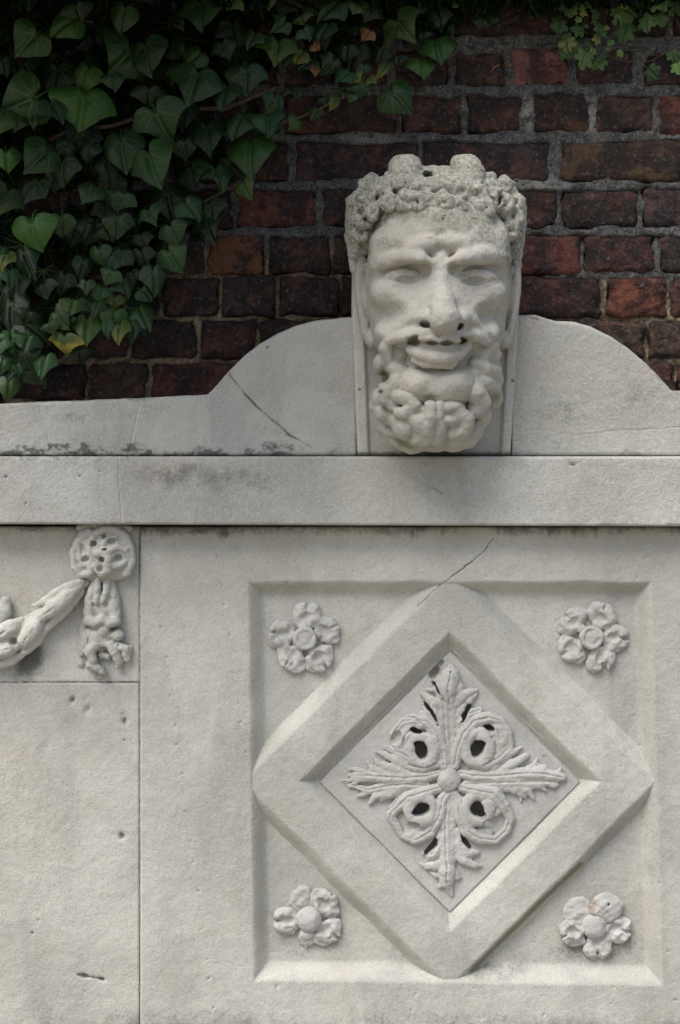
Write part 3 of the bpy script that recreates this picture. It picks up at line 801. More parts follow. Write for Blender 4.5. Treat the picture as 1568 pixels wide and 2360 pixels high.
# --- garland, knot and pendant
fG = conv(.2204, 0, 1180.9, .004)
carve.f, carve.back = fG, .012
def wear_g(V, N):
    return {'dirt': .30 * sst(.2, .8, fbm(V, 40, 5, 2)) , 'algae': .55 * sst(.1, .7, fbm(V, 28, 15, 2)) * sst(.2, -.6, N[:, 2])}
KN = [('e', 1080, 440, 20, 330, 300, 130, 0), ('e', 900, 420, 40, 150, 240, 110, 40), ('e', 1210, 420, 30, 210, 260, 130, 40), ('e', 1290, 620, 20, 90, 90, 90, 40),
      ('c', 12, [(830, 290, 110, 45), (770, 420, 100, 40), (790, 560, 100, 45), (850, 650, 90, 45), (950, 640, 110, 40)]),
      ('c', 12, [(860, 240, 110, 48), (930, 200, 110, 42), (975, 250, 120, 40), (940, 380, 125, 38), (950, 520, 130, 38), (955, 620, 130, 40)]),
      ('c', 12, [(990, 230, 120, 40), (1090, 175, 120, 42), (1210, 175, 110, 42), (1320, 250, 100, 42), (1370, 380, 95, 40), (1380, 520, 90, 44), (1320, 640, 90, 50)]),
      ('c', 10, [(1140, 400, 150, 38), (1230, 355, 150, 38), (1320, 390, 130, 36), (1350, 450, 110, 30)]),
      ('c', 10, [(1020, 420, 150, 52), (1080, 400, 160, 50), (1130, 480, 165, 50), (1130, 600, 150, 48), (1060, 640, 150, 40), (1000, 560, 150, 42)]),
      ('c', 10, [(1150, 540, 150, 40), (1230, 560, 140, 40), (1310, 520, 120, 36)]), ('c', 10, [(830, 480, 120, 26), (870, 550, 120, 24), (930, 560, 130, 24)]),
      ('c', 10, [(1080, 330, 140, 46), (1120, 280, 130, 36), (1210, 260, 130, 28)])]
KC = [('E', 1078, 252, 180, 30, 26, 130, 10, 20), ('E', 972, 322, 180, 38, 34, 130, 10, 40), ('E', 1165, 300, 170, 52, 40, 80, 10), ('E', 890, 490, 170, 50, 36, 80, 10, 20), ('E', 1055, 492, 220, 36, 36, 130, 8),
      ('E', 1232, 475, 190, 52, 44, 110, 8), ('E', 1045, 592, 210, 38, 36, 90, 8), ('E', 1250, 295, 170, 60, 28, 60, 10, -20), ('E', 1090, 385, 220, 30, 14, 90, 6), ('E', 860, 380, 160, 30, 60, 50, 10)]
carve('ribbon_knot', KN, GP, extra=KC, nz=(.0014, 110, 2), wear=wear_g, mat=MST)
carve('mortar_patch', [('c', 10, [(840, 165, 30, 40), (980, 150, 40, 45), (1150, 130, 40, 40), (1350, 170, 20, 36)])], GP, extra=[], nz=(.002, 120, 6), mat=MST)
PD = [('c', 9, [(1027, 640, 70, 34), (1022, 800, 90, 36), (1012, 950, 95, 30)]), ('c', 9, [(1130, 680, 60, 44), (1120, 800, 80, 42), (1075, 930, 85, 34)]),
      ('c', 14, [(985, 740, 40, 40), (945, 900, 50, 60), (930, 1050, 60, 62), (940, 1130, 70, 55)]), ('c', 14, [(1160, 720, 30, 40), (1200, 880, 40, 55), (1215, 1040, 50, 58), (1215, 1130, 60, 52)]),
      ('e', 1070, 1000, 10, 160, 200, 80, 30), ('c', 14, [(930, 1130, 95, 55), (1000, 1150, 105, 58), (1070, 1110, 110, 52), (1140, 1150, 105, 58), (1215, 1130, 90, 54)]),
      ('c', 9, [(890, 1120, 10, 40), (860, 1290, 10, 40), (840, 1430, 10, 34)]), ('e', 1080, 1235, 80, 66, 66, 66, 20), ('e', 1235, 1280, 60, 66, 62, 66, 20),
      ('e', 1040, 1310, 30, 170, 140, 90, 30), ('c', 12, [(900, 1300, 40, 44), (880, 1440, 40, 46), (850, 1480, 30, 34)]), ('c', 12, [(1000, 1380, 80, 56), (945, 1450, 90, 58), (975, 1540, 80, 52)]),
      ('c', 12, [(960, 1590, 70, 56), (1010, 1620, 70, 52), (1070, 1655, 60, 44)]), ('e', 950, 1590, 60, 50, 60, 50, 15), ('c', 12, [(1090, 1380, 70, 40), (1160, 1380, 80, 48), (1200, 1460, 80, 54), (1245, 1560, 60, 42), (1235, 1620, 45, 20)]),
      ('c', 12, [(1240, 1400, 70, 50), (1310, 1420, 60, 50), (1330, 1530, 50, 36), (1370, 1400, 30, 22)]), ('e', 850, 1590, 0, 40, 40, 24, 10), ('e', 1030, 1710, 0, 60, 40, 24, 10), ('c', 9, [(1060, 1490, 20, 40), (1130, 1500, 30, 36)])]
PC = [('C', 10, [(1075, 740, 130, 22), (1060, 960, 140, 20)]), ('E', 975, 970, 140, 24, 44, 70, 8, 20), ('E', 1105, 960, 130, 30, 40, 70, 8), ('E', 1085, 1450, 120, 40, 48, 90, 10), ('E', 920, 1350, 120, 24, 50, 50, 8), ('E', 1160, 1320, 130, 24, 30, 50, 8), ('E', 1240, 1390, 130, 22, 26, 50, 8), ('E', 1150, 1600, 120, 40, 90, 100, 10)]
carve('pendant', PD, GP, extra=PC, nz=(.0016, 100, 12), wear=wear_g, mat=MST)
SW = [('c', 30, [(890, 730, 20, 55), (760, 810, 30, 78), (620, 930, 30, 100), (470, 1070, 30, 108), (330, 1190, 30, 125), (180, 1300, 30, 140), (0, 1400, 30, 160), (-250, 1480, 30, 170), (-600, 1510, 30, 170), (-1000, 1440, 30, 150), (-1400, 1280, 30, 120)]),
      ('c', 6, [(850, 725, 90, 44), (720, 790, 130, 66), (600, 850, 135, 64), (470, 925, 120, 46), (330, 985, 90, 10)], .8), ('c', 6, [(830, 770, 100, 42), (700, 880, 165, 80), (560, 1000, 180, 88), (430, 1100, 160, 50), (375, 1135, 140, 10)], .8),
      ('c', 6, [(860, 820, 70, 34), (740, 950, 110, 58), (610, 1080, 120, 64), (500, 1200, 105, 40), (455, 1265, 90, 8)], .8), ('c', 6, [(450, 1120, 120, 40), (350, 1220, 165, 92), (260, 1330, 150, 84), (205, 1420, 120, 16)], .8), ('c', 6, [(480, 1200, 90, 40), (390, 1330, 110, 64), (270, 1440, 100, 50), (190, 1490, 80, 10)], .8),
      ('c', 6, [(230, 1130, 110, 40), (120, 1200, 150, 90), (20, 1270, 150, 90), (-70, 1320, 120, 16)], .8), ('c', 6, [(180, 1390, 120, 50), (80, 1430, 150, 84), (-40, 1470, 140, 80), (-160, 1500, 110, 14)], .8), ('c', 6, [(250, 1470, 70, 36), (130, 1540, 90, 60), (-20, 1590, 90, 50), (-140, 1610, 80, 10)], .8),
      ('c', 6, [(40, 1140, 50, 60), (50, 1040, 70, 74), (60, 930, 60, 60), (50, 880, 40, 20)], .7), ('e', -180, 1300, 130, 160, 120, 100, 8), ('e', -330, 1440, 140, 160, 110, 100, 8), ('e', -520, 1400, 130, 150, 140, 100, 8), ('e', -800, 1400, 120, 180, 110, 100, 8)]
SC = [('C', 5, [(760, 770, 205, 9), (600, 850, 200, 10), (430, 945, 165, 8)]), ('C', 5, [(740, 850, 225, 9), (560, 1000, 258, 11), (410, 1115, 200, 8)]), ('C', 5, [(760, 930, 160, 8), (610, 1080, 176, 10), (490, 1215, 140, 8)]), ('C', 5, [(400, 1170, 232, 9), (300, 1280, 240, 11), (220, 1395, 180, 8)]),
      ('C', 5, [(180, 1165, 220, 9), (70, 1235, 228, 11), (-40, 1300, 190, 8)]), ('C', 5, [(140, 1410, 215, 9), (20, 1450, 220, 11), (-100, 1485, 170, 8)]), ('C', 5, [(430, 1280, 160, 8), (330, 1385, 168, 9), (230, 1465, 130, 7)]),
      ('E', 290, 1062, 150, 46, 34, 130, 10, 20), ('E', 135, 1350, 200, 40, 46, 120, 12, 30)]
carve('garland', SW, GP, h=.0016, extra=SC, nz=(.0016, 95, 22), wear=wear_g, mat=MST)

# --- ledge (two blocks)
def wear_ledge(X, Y, P):
    n = fbm(P, 10, 6, 3)
    top = .85 * sst(1085, 1050, Y + 14 * n) * sst(900, 300, X)
    g = .8 * blob(X, Y, 400, 1090, 130, 40) + .5 * blob(X, Y, 560, 1110, 160, 50) + .45 * blob(X, Y, 180, 1070, 120, 20) + .30 * blob(X, Y, 970, 1070, 90, 20) + .25 * blob(X, Y, 1400, 1080, 200, 30)
    lowr = .4 * sst(1180, 1212, Y)
    return {'dirt': np.maximum(.45 * top * (.7 + .5 * n), .68 * g * (.7 + .9 * n)) + lowr * (.4 + .4 * n), 'lichen': .55 * g * (.6 + .6 * n)}
LB = thing('ledge_block', at(-150, 1210, .06), 'left stone block of the projecting ledge with its joint above the ribbon knot', 'stone ledge', 'ledge blocks')
def ledge_grid(x0, x1, step, slant0, slant1):
    X, Y = rect(x0, 1051, x1, 1210, step)
    t = (Y - 1051) / 159
    u = (X - x0) / (x1 - x0)
    X = X + (1 - u) * slant0(t) + u * slant1(t)
    Y = Y + .0032 * (X - 784) * t
    return X, Y
PX, PY = ledge_grid(LEFT, 275, 2.8, lambda t: 0, lambda t: -3 + 14 * np.maximum(t - .4, 0) + 3)
block('ledge', PX, PY, -.040, .2, MST2, LB, edge=.0045, lat=.0014, amp=.0009, seed=21, wear=wear_ledge,
      pits=[(14, 1098, 5, 3, 0, .002, .7), (185, 1097, 4, 3, 0, .002, .6), (232, 1085, 3, 4, 0, .002, .6), (60, 1160, 3, 3, 0, .002, .5)])
LB2 = thing('ledge_block', at(900, 1210, .06), 'long stone ledge block running under the bearded mask', 'stone ledge', 'ledge blocks')
PX, PY = ledge_grid(276.2, RIGHT, 2.8, lambda t: -3 + 14 * np.maximum(t - .4, 0), lambda t: 0)
block('ledge', PX, PY, -.0405, .2, MST2, LB2, edge=.0045, lat=.0014, amp=.0009, seed=22, wear=wear_ledge,
      cracks=[([(935, 1088), (962, 1102), (992, 1122), (1022, 1140)], 2.2, .0014, .45), ([(1018, 1140), (1016, 1170), (1020, 1205)], 1.8, .001, .25)],
      pits=[(1320, 1070, 8, 4, 10, .002, .6), (1120, 1195, 5, 3, 0, .001, .4), (760, 1188, 4, 3, 0, .001, .3), (985, 1137, 4, 3, 0, .001, .3)])

# --- coping and curved shoulders either side of the mask
def prof_left(x):
    return np.interp(x, [LEFT, 0, 330, 478, 488, 503, 530, 562, 600, 640, 680, 720, 765, 815], [938, 929, 916, 908, 899, 882, 851, 820, 790, 766, 750, 739, 733, 729])
def prof_right(x):
    return np.interp(x, [1180, 1205, 1235, 1280, 1325, 1365, 1405, 1450, 1490, 1520, 1545, 1552, 1600, RIGHT], [725, 725, 725, 738, 741, 752, 772, 802, 836, 866, 895, 899, 899, 905])
def coping(name, x0, x1, prof, parent, seed, slant=lambda t: 0, slant0=lambda t: 0, **kw):
    nx = int((x1 - x0) / 2.8) + 1; ny = 110
    u = np.linspace(0, 1, nx); v = np.linspace(0, 1, ny)
    U, Vv = np.meshgrid(u, v)
    X = x0 + (x1 - x0) * U
    X = X + U * slant(Vv) + (1 - U) * slant0(Vv)
    top = prof(X) + 1.4 * fbm(np.stack([X * S, 0 * X, 0 * X], -1), 50, seed + 2, 3)
    Y = top + (1049 - top) * Vv
    return block(name, X, Y, -.004 if seed == 31 else -.0046, .185, MST2, parent, seed=seed, edge=.006, lat=.0013, amp=.0012, **kw)
def wear_cop(X, Y, P):
    n = fbm(P, 12, 16, 3); e = Y - np.where(X < 1000, prof_left(X), prof_right(X))
    n4 = fbm(P, 75, 46, 3); n5 = fbm(P, 18, 47, 2)
    band = sst(1012, 1047, Y + 22 * n5 + 8 * n4) * np.where(X < 1000, .75 * sst(820, 640, X) + .35, .6) * (.30 + .55 * sst(-.25, .45, n4) + .35 * fbm(P, 230, 48, 2))
    g = .45 * blob(X, Y, 445, 935, 70, 22) + .35 * blob(X, Y, 150, 960, 90, 25) + .3 * sst(14, 0, e) + .35 * blob(X, Y, 1300, 960, 150, 70) + .30 * blob(X, Y, 330, 950, 60, 40) + .22 * blob(X, Y, 700, 900, 120, 90) + .3 * blob(X, Y, 620, 1000, 100, 30) + .25 * blob(X, Y, 1480, 900, 80, 70)
    line = np.exp(-(pl_dist(X, Y, [(816, 735), (822, 1045)]) / 7) ** 2)
    return {'dirt': np.maximum(.85 * band * (.8 + .6 * n), .7 * g * (.8 + .6 * n)), 'lichen': .35 * band * (.7 + .7 * n) + .5 * line, 'algae': .5 * line + .35 * sst(8, 0, e)}
CL = thing('coping_block', at(-150, 1049, .09), 'low flat-topped coping stone at the far left above the ledge', 'stone block')
sl = lambda t: 0 - 30 * t
coping('coping', LEFT, 328, prof_left, CL, 31, slant=lambda t: -30 * t, wear=wear_cop)
CS = thing('curved_shoulder', at(570, 1049, .09), 'curved stone shoulder to the left of the mask with a diagonal crack', 'stone block', 'curved shoulders beside the mask')
coping('shoulder', 325.6, 822, prof_left, CS, 32, slant0=lambda t: -30 * t, wear=wear_cop,
       cracks=[([(528, 860), (548, 888), (578, 922), (622, 962), (668, 1002), (716, 1030)], 2.5, .0020, .62)], pits=[(617, 800, 4, 3, 0, .002, .6), (520, 905, 4, 4, 0, .001, .4)])
CR = thing('curved_shoulder', at(1380, 1049, .09), 'curved stone shoulder to the right of the mask', 'stone block', 'curved shoulders beside the mask')
coping('shoulder', 1181, RIGHT, prof_right, CR, 33, wear=wear_cop,
       cracks=[([(1195, 990), (1260, 993), (1330, 1003), (1400, 994), (1480, 990), (1568, 985)], 2.0, .001, .3), ([(1206, 728), (1222, 731), (1240, 737)], 3, .002, .6)])

# ------------------------------------------------------------------ the bearded, horned mask on its keystone
KY = -.014
MK = thing('mask_keystone', at(1000, 1049, .05), 'carved stone mask of a bearded horned man on a tall keystone', 'stone mask')
fH = conv(.3306, 748.8, 322.6, KY)
def keystone():
    ny, nx = 300, 150
    v = np.linspace(0, 1, ny)[:, None]; u = np.linspace(0, 1, nx)[None, :]
    hy = 330 + (2198 - 330) * v + 0 * u
    xl = np.interp(hy, [330, 700, 1150, 1230, 2198], [240, 196, 190, 192, 228]); xr = np.interp(hy, [330, 700, 1150, 2198], [1320, 1362, 1358, 1296])
    hx = xl + (xr - xl) * u
    X = 748.8 + .3306 * hx; Y = 322.6 + .3306 * hy
    a = hx - xl; b = xr - hx
    # raised fillet on both sides, the field between them sunk a little
    H = -.010 * sst(70, 98, a) * sst(58, 84, b) * sst(900, 1300, hy)
    def wear(PX, PY, P):
        h = (PY - 322.6) / .3306; n = fbm(P, 20, 4, 2)
        return {'lichen': .9 * sst(900, 500, h) * (.8 + .4 * n), 'algae': .45 * sst(1200, 600, h) + .5 * sst(2130, 2190, h), 'dirt': .55 * sst(2150, 2195, h) + .8 * blob(PX, PY, 1182, 877, 4, 4) + .7 * blob(PX, PY, 829, 897, 4, 3)}
    return block('keystone', X, Y, KY, .19, MST, MK, H=H, edge=.005, amp=.0009, seed=41, wear=wear)
keystone()
HU = fH.u
def wear_head(V, N):
    k = D / (D + V[:, 1])
    px = V[:, 0] / S * k + PCX; py = PCY - V[:, 2] / S * k
    hx = (px - 748.8) / .3306; hy = (py - 322.6) / .3306
    n = fbm(V, 32, 51, 3)
    lich = np.clip(sst(820, 440, hy + 300 * n) , 0, 1) * (.75 + .35 * fbm(V, 70, 57, 2))
    alg = np.maximum(.85 * sst(560, 430, np.abs(hy - 540 + 90 * n) + 260) * 1, 0)
    side = np.maximum(sst(420, 230, hx), sst(1180, 1330, hx)) * sst(1000, 700, hy + 80 * n)
    spots = .9 * blob(hx, hy, 265, 760, 60, 50) + 1.1 * blob(hx, hy, 410, 1650, 50, 50) + .9 * blob(hx, hy, 735, 1795, 60, 26) + .8 * blob(hx, hy, 1195, 1790, 40, 60) + .6 * blob(hx, hy, 430, 1930, 60, 60) + .8 * blob(hx, hy, 480, 2080, 110, 24, 25) + .6 * blob(hx, hy, 640, 2130, 160, 30) + .5 * blob(hx, hy, 1290, 900, 40, 200)
    dirt = .7 * blob(hx, hy, 800, 235, 150, 50) + .9 * blob(hx, hy, 390, 1752, 16, 12) + .35 * sst(.25, .8, n) * sst(700, 400, hy) + .5 * blob(hx, hy, 160, 600, 50, 140)
    return {'lichen': np.clip(lich + .7 * side, 0, 1), 'algae': np.clip(.52 * sst(700, 520, hy + 150 * n) + .55 * side + spots, 0, 1), 'dirt': np.clip(dirt, 0, 1),
            'rust': .8 * blob(hx, hy, 735, 682, 22, 8) + .4 * blob(hx, hy, 772, 735, 8, 6)}
def sculpt(name, lo, hi, items, h, nz, grain, mat=MHEAD, parent=MK, clip=None):
    a = fH(lo[0], lo[1], 0); b = fH(hi[0], hi[1], 0)
    v = Vol((a[0] - .0, KY - hi[2] * HU, b[2]), (b[0], KY + .018, a[2]), h)
    prims(v, fH, items)
    for nn in nz: v.noise(*nn)
    return part(name, v.mesh(name, grain, wear_head), mat, parent)

def eye(cx, cy, w):
    """bulging lidded eyeball with two thin carved lid rims"""
    out = [('e', cx, cy, 425, w, 74, 112, 10)]
    sd = 1 if cx < 800 else -1
    def rim(pts, r):
        o = []
        for fx, y in pts:
            x = cx + fx * w
            o.append((x, y, 424 + 112 * math.sqrt(max(.05, 1 - (fx * .96) ** 2 - ((y - cy) / 84) ** 2)), r))
        return ('c', 6, o)
    out.append(rim([(-.98 , cy + (2 if sd > 0 else 16)), (-.6, cy - 34), (-.1, cy - 52), (.4, cy - 44), (.75, cy - 16), (.98, cy + (16 if sd > 0 else 2))], 16))
    out.append(rim([(-.95, cy + 14), (-.55, cy + 44), (0, cy + 58), (.5, cy + 48), (.95, cy + 16)], 15))
    out.append(('E', cx, cy + 4, 600, w * .70, 38, 116, 5))
    out.append(('e', cx, cy + 4, 425, w * .72, 50, 82, 2))
    return out
EYES = eye(565, 962, 146) + eye(1056, 966, 142)
FACE = [
    ('e', 790, 700, 110, 470, 420, 440, 0), ('e', 790, 1000, 110, 470, 560, 440, 90), ('e', 780, 1380, 130, 410, 380, 430, 90), ('e', 775, 1660, 190, 330, 260, 340, 60),
    ('e', 350, 990, 150, 60, 190, 200, 60), ('e', 1240, 980, 140, 56, 190, 200, 60), ('e', 380, 1240, 150, 60, 190, 190, 60), ('e', 1195, 1240, 140, 56, 190, 190, 60),
    # forehead and frown
    ('e', 800, 600, 400, 340, 170, 150, 80), ('e', 590, 735, 400, 210, 120, 140, 70), ('e', 1010, 725, 395, 200, 120, 140, 70), ('e', 682, 738, 545, 122, 66, 90, 28, 10), ('e', 912, 726, 545, 116, 66, 90, 28, -10),
    ('c', 40, [(362, 876, 370, 40), (450, 842, 480, 54), (570, 822, 576, 60), (670, 836, 618, 54), (735, 866, 610, 40)]),
    ('c', 40, [(1250, 826, 350, 44), (1160, 808, 465, 58), (1050, 812, 566, 62), (950, 832, 612, 54), (885, 862, 610, 40)]),
    ('e', 380, 780, 340, 70, 150, 100, 60), ('e', 1215, 740, 340, 70, 150, 100, 60),
    ('C', 30, [(800, 730, 650, 6), (806, 780, 655, 10), (808, 830, 655, 10)]),
    # eye sockets
    ('E', 562, 946, 620, 180, 88, 260, 24, 4), ('E', 1050, 948, 620, 172, 88, 260, 24, -4), ('E', 712, 925, 650, 50, 66, 220, 26), ('E', 892, 929, 650, 48, 66, 220, 26),
    # nose
    ('e', 815, 1150, 470, 240, 250, 150, 80), ('c', 50, [(806, 840, 560, 44), (806, 930, 588, 44), (814, 1050, 628, 60), (824, 1160, 680, 88), (833, 1246, 705, 106)]), ('c', 60, [(790, 1000, 560, 50), (740, 1140, 570, 80), (715, 1225, 575, 84)]), ('c', 60, [(830, 1000, 560, 50), (890, 1140, 570, 76), (930, 1230, 570, 80)]),
    ('e', 718, 1250, 620, 78, 60, 105, 20), ('e', 942, 1254, 615, 70, 60, 105, 20), ('e', 832, 1300, 650, 66, 40, 90, 30),
    # cheeks
    ('e', 470, 1085, 390, 150, 105, 130, 70, -20), ('e', 1125, 1085, 380, 140, 105, 130, 70, 20), ('e', 600, 1170, 460, 130, 120, 100, 70), ('e', 1030, 1170, 450, 120, 120, 100, 70),
    ('e', 545, 1345, 380, 190, 120, 170, 60), ('e', 1035, 1345, 370, 180, 120, 170, 60),
    ('c', 52, [(680, 1160, 570, 34), (615, 1240, 570, 44), (530, 1305, 535, 48), (465, 1350, 485, 40)]), ('c', 52, [(965, 1170, 565, 32), (1035, 1250, 560, 42), (1100, 1315, 515, 46), (1150, 1365, 465, 36)]),
    ('C', 50, [(570, 1110, 640, 12), (490, 1200, 590, 14), (410, 1290, 515, 14)]), ('C', 50, [(1030, 1130, 640, 10), (1105, 1215, 590, 10), (1160, 1290, 510, 10)]),
    ('E', 430, 1215, 570, 100, 70, 140, 60, 35), ('E', 1170, 1215, 550, 80, 70, 110, 70, -35),
    # upper lip and moustache root
    ('e', 790, 1350, 560, 235, 62, 110, 40), ('c', 26, [(770, 1338, 655, 46), (690, 1352, 650, 42), (600, 1368, 615, 40), (520, 1368, 565, 38), (455, 1398, 520, 32)]),
    ('c', 26, [(830, 1340, 655, 44), (910, 1354, 645, 42), (1000, 1356, 605, 38), (1080, 1368, 550, 38), (1130, 1410, 490, 34)]),
    # mouth
    ('C', 14, [(588, 1398, 630, 20), (680, 1414, 690, 28), (800, 1428, 715, 34), (920, 1416, 690, 28), (1008, 1390, 610, 18)]),
    ('E', 618, 1400, 590, 48, 26, 130, 8, 25), ('E', 976, 1406, 580, 52, 24, 130, 8, -25),
    ('e', 800, 1440, 560, 140, 50, 80, 12), ('E', 745, 1406, 650, 42, 19, 70, 6, -4), ('E', 852, 1410, 650, 44, 18, 70, 6, 4),
    ('c', 12, [(670, 1378, 660, 20), (760, 1382, 692, 20), (800, 1398, 698, 18), (850, 1364, 692, 24), (925, 1394, 670, 20)]),
    # lower lip
    ('c', 26, [(600, 1458, 550, 36), (670, 1494, 592, 46), (760, 1520, 615, 50), (850, 1522, 615, 48), (930, 1494, 592, 42), (992, 1438, 555, 30)]),
    ('c', 14, [(620, 1535, 565, 20), (690, 1564, 585, 30), (760, 1562, 600, 28), (810, 1564, 600, 28), (880, 1568, 585, 30), (910, 1555, 600, 18)]),
    ('C', 22, [(640, 1606, 625, 18), (780, 1612, 672, 22), (920, 1606, 625, 18)]),
    # chin
    ('e', 650, 1718, 395, 160, 140, 215, 26, -8), ('e', 895, 1718, 395, 165, 140, 215, 26, 8), ('e', 775, 1730, 400, 180, 150, 190, 40), ('C', 16, [(772, 1610, 650, 10), (774, 1710, 640, 12), (770, 1850, 600, 14)]),
    # nostrils
    ('E', 704, 1288, 660, 40, 20, 90, 8, -20), ('E', 928, 1302, 645, 40, 22, 80, 8, 25), ('C', 10, [(745, 1304, 680, 12), (800, 1330, 705, 14), (880, 1330, 695, 12)]),
    # eyes: ball and lids
    *EYES,
    # bags under the eyes
    ('c', 16, [(450, 1066, 445, 20), (560, 1084, 492, 24), (680, 1060, 525, 20)]), ('c', 16, [(950, 1064, 515, 20), (1060, 1088, 488, 24), (1165, 1062, 432, 20)]),
]
sculpt('face', (230, 240, 0), (1350, 2010, 920), FACE, .0016, [(.0016, 55, 3)], [(.0006, 150, 2), (.0005, 380, 6)])

rh = random.Random(12)
BEARD = [('e', 775, 1830, 60, 380, 320, 400, 0), ('e', 775, 1560, 60, 390, 300, 330, 60), ('e', 760, 2010, 130, 250, 150, 280, 60), ('e', 520, 1480, 330, 110, 130, 150, 60), ('e', 1050, 1480, 320, 110, 130, 150, 60)]
# curls: spiral locks with a drilled eye
def curl(x, y, dep, r, a0=0, turns=1.15, tube=.46, k=12, sgn=1):
    pts = []
    n = 11
    for i in range(n + 1):
        t = i / n
        a = a0 + sgn * t * turns * 360
        rr = r * (1 - .45 * t) * .66
        pts.append((x + rr * math.cos(R(a)), y + rr * math.sin(R(a)), dep + r * (.15 + .35 * t), r * tube * (1 - .25 * t)))
    return ('c', k, pts)
def comma(pts, k=13): BEARD.append(('c', k, [(x, y, d_ + 8, r * 1.12) for x, y, d_, r in pts]))
def lump(x, y, d_, rx, ry, rd, rot=0, k=13): BEARD.append(('e', x, y, d_, rx, ry, rd, k, rot))
# left side
lump(392, 1562, 260, 56, 74, 110); lump(492, 1600, 380, 68, 82, 110, 35); comma([(450, 1388, 490, 32), (424, 1450, 470, 40), (448, 1520, 450, 32)], 18); lump(560, 1650, 400, 90, 80, 110, 0, 40); lump(1010, 1640, 400, 90, 80, 110, 0, 40); comma([(1140, 1390, 440, 32), (1140, 1450, 430, 38), (1110, 1510, 430, 34)], 28); comma([(455, 1390, 500, 28), (512, 1368, 535, 28), (550, 1386, 545, 22)], 18)
comma([(575, 1680, 450, 40), (510, 1690, 460, 56), (450, 1730, 430, 62), (440, 1800, 410, 56), (490, 1850, 420, 46)]); lump(382, 1810, 260, 62, 84, 110)
comma([(352, 1850, 260, 40), (420, 1915, 340, 46), (490, 1960, 400, 46), (540, 2030, 400, 42)]); lump(556, 2010, 400, 84, 98, 120, 15)
comma([(520, 1790, 480, 46), (590, 1800, 520, 50), (620, 1850, 530, 44), (560, 1905, 500, 42), (520, 1900, 480, 36)]); lump(415, 1990, 230, 54, 74, 100); comma([(410, 1965, 250, 44), (455, 2040, 270, 50), (530, 2090, 330, 60), (600, 2130, 340, 50)])
# middle
lump(662, 1892, 450, 88, 58, 110, -15); comma([(600, 1930, 490, 40), (660, 1965, 520, 50), (690, 2030, 490, 54), (660, 2100, 440, 52)]); comma([(742, 1850, 560, 36), (736, 1930, 555, 42), (722, 2010, 520, 46), (712, 2100, 460, 50)])
lump(862, 1868, 460, 112, 62, 120, 6); lump(858, 1952, 450, 88, 58, 110, -10); comma([(800, 1850, 540, 34), (790, 1930, 530, 40), (800, 2000, 500, 46), (780, 2080, 450, 56)]); comma([(930, 1900, 500, 44), (985, 1950, 470, 54), (960, 2020, 440, 56), (890, 2040, 450, 48)])
lump(640, 2096, 370, 92, 76, 110); lump(770, 2100, 370, 96, 74, 110); lump(900, 2090, 360, 104, 80, 110); lump(985, 2070, 320, 76, 80, 100)
# right side
comma([(1115, 1385, 430, 34), (1160, 1430, 400, 46), (1172, 1490, 350, 52), (1120, 1520, 370, 42)]); lump(1165, 1556, 270, 56, 60, 100); comma([(1050, 1560, 460, 40), (1110, 1590, 430, 50), (1175, 1620, 330, 54), (1190, 1680, 260, 50)])
lump(1186, 1650, 240, 54, 100, 110); comma([(1040, 1690, 450, 44), (1110, 1690, 410, 54), (1165, 1730, 320, 54), (1180, 1790, 250, 52)]); lump(1168, 1800, 240, 60, 66, 110)
comma([(1000, 1740, 480, 50), (1050, 1760, 470, 62), (1085, 1820, 420, 64), (1050, 1880, 420, 52)]); lump(1092, 1915, 290, 66, 90, 120); lump(1045, 2010, 280, 62, 86, 110)
BEARD += [('E', 405, 1655, 430, 40, 40, 110, 16), ('E', 505, 1452, 590, 24, 44, 80, 16, 20), ('E', 735, 1812, 640, 46, 18, 70, 14)]
sculpt('beard', (280, 1330, 0), (1290, 2215, 800), BEARD, .0017, [(.0016, 55, 5)], [(.0008, 140, 2), (.0005, 380, 8)])

HAIR = [('e', 780, 520, 20, 545, 300, 400, 0), ('e', 780, 400, 120, 480, 180, 370, 80), ('E', 790, 760, 420, 430, 320, 560, 60)]
ce = (780, 480, 60); re = (600, 290, 440)
def hair_dep(x, y, base=90, rx=585, ry=350, rd=470):
    q = 1 - ((x - 780) / rx) ** 2 - ((y - 540) / ry) ** 2
    return base + rd * math.sqrt(max(q, 0.0))
CL_ = [(500, 340, 105), (420, 300, 80), (610, 300, 85), (700, 310, 80), (790, 300, 85), (880, 300, 80), (960, 350, 95), (1060, 380, 100), (1150, 320, 85), (1230, 330, 80), (1283, 370, 80), (1180, 420, 85),
       (450, 430, 78), (560, 430, 84), (650, 440, 76), (740, 430, 82), (840, 430, 78), (930, 460, 72), (1030, 480, 74), (1120, 480, 76),
       (340, 310, 80), (288, 360, 84), (360, 410, 88), (300, 460, 80), (243, 430, 76), (275, 550, 86), (230, 540, 66), (262, 650, 80), (224, 670, 62), (284, 740, 70), (243, 780, 56), (330, 520, 56),
       (1247, 460, 80), (1319, 440, 76), (1304, 540, 82), (1348, 540, 60), (1283, 630, 72), (1333, 640, 66), (1304, 720, 70), (1333, 760, 48), (1290, 800, 50)]
for i, (x, y, r) in enumerate(CL_):
    dp = hair_dep(x, y) - r * .55 + rh.uniform(-18, 22)
    sg = 1 if x < 780 else -1
    a0 = rh.uniform(-150, -60) if sg > 0 else rh.uniform(-120, -30)
    HAIR.append(curl(x, y, dp, r, a0=a0, sgn=sg * rh.choice((1, 1, -1)), turns=rh.uniform(.75, 1.1), tube=.47, k=17))
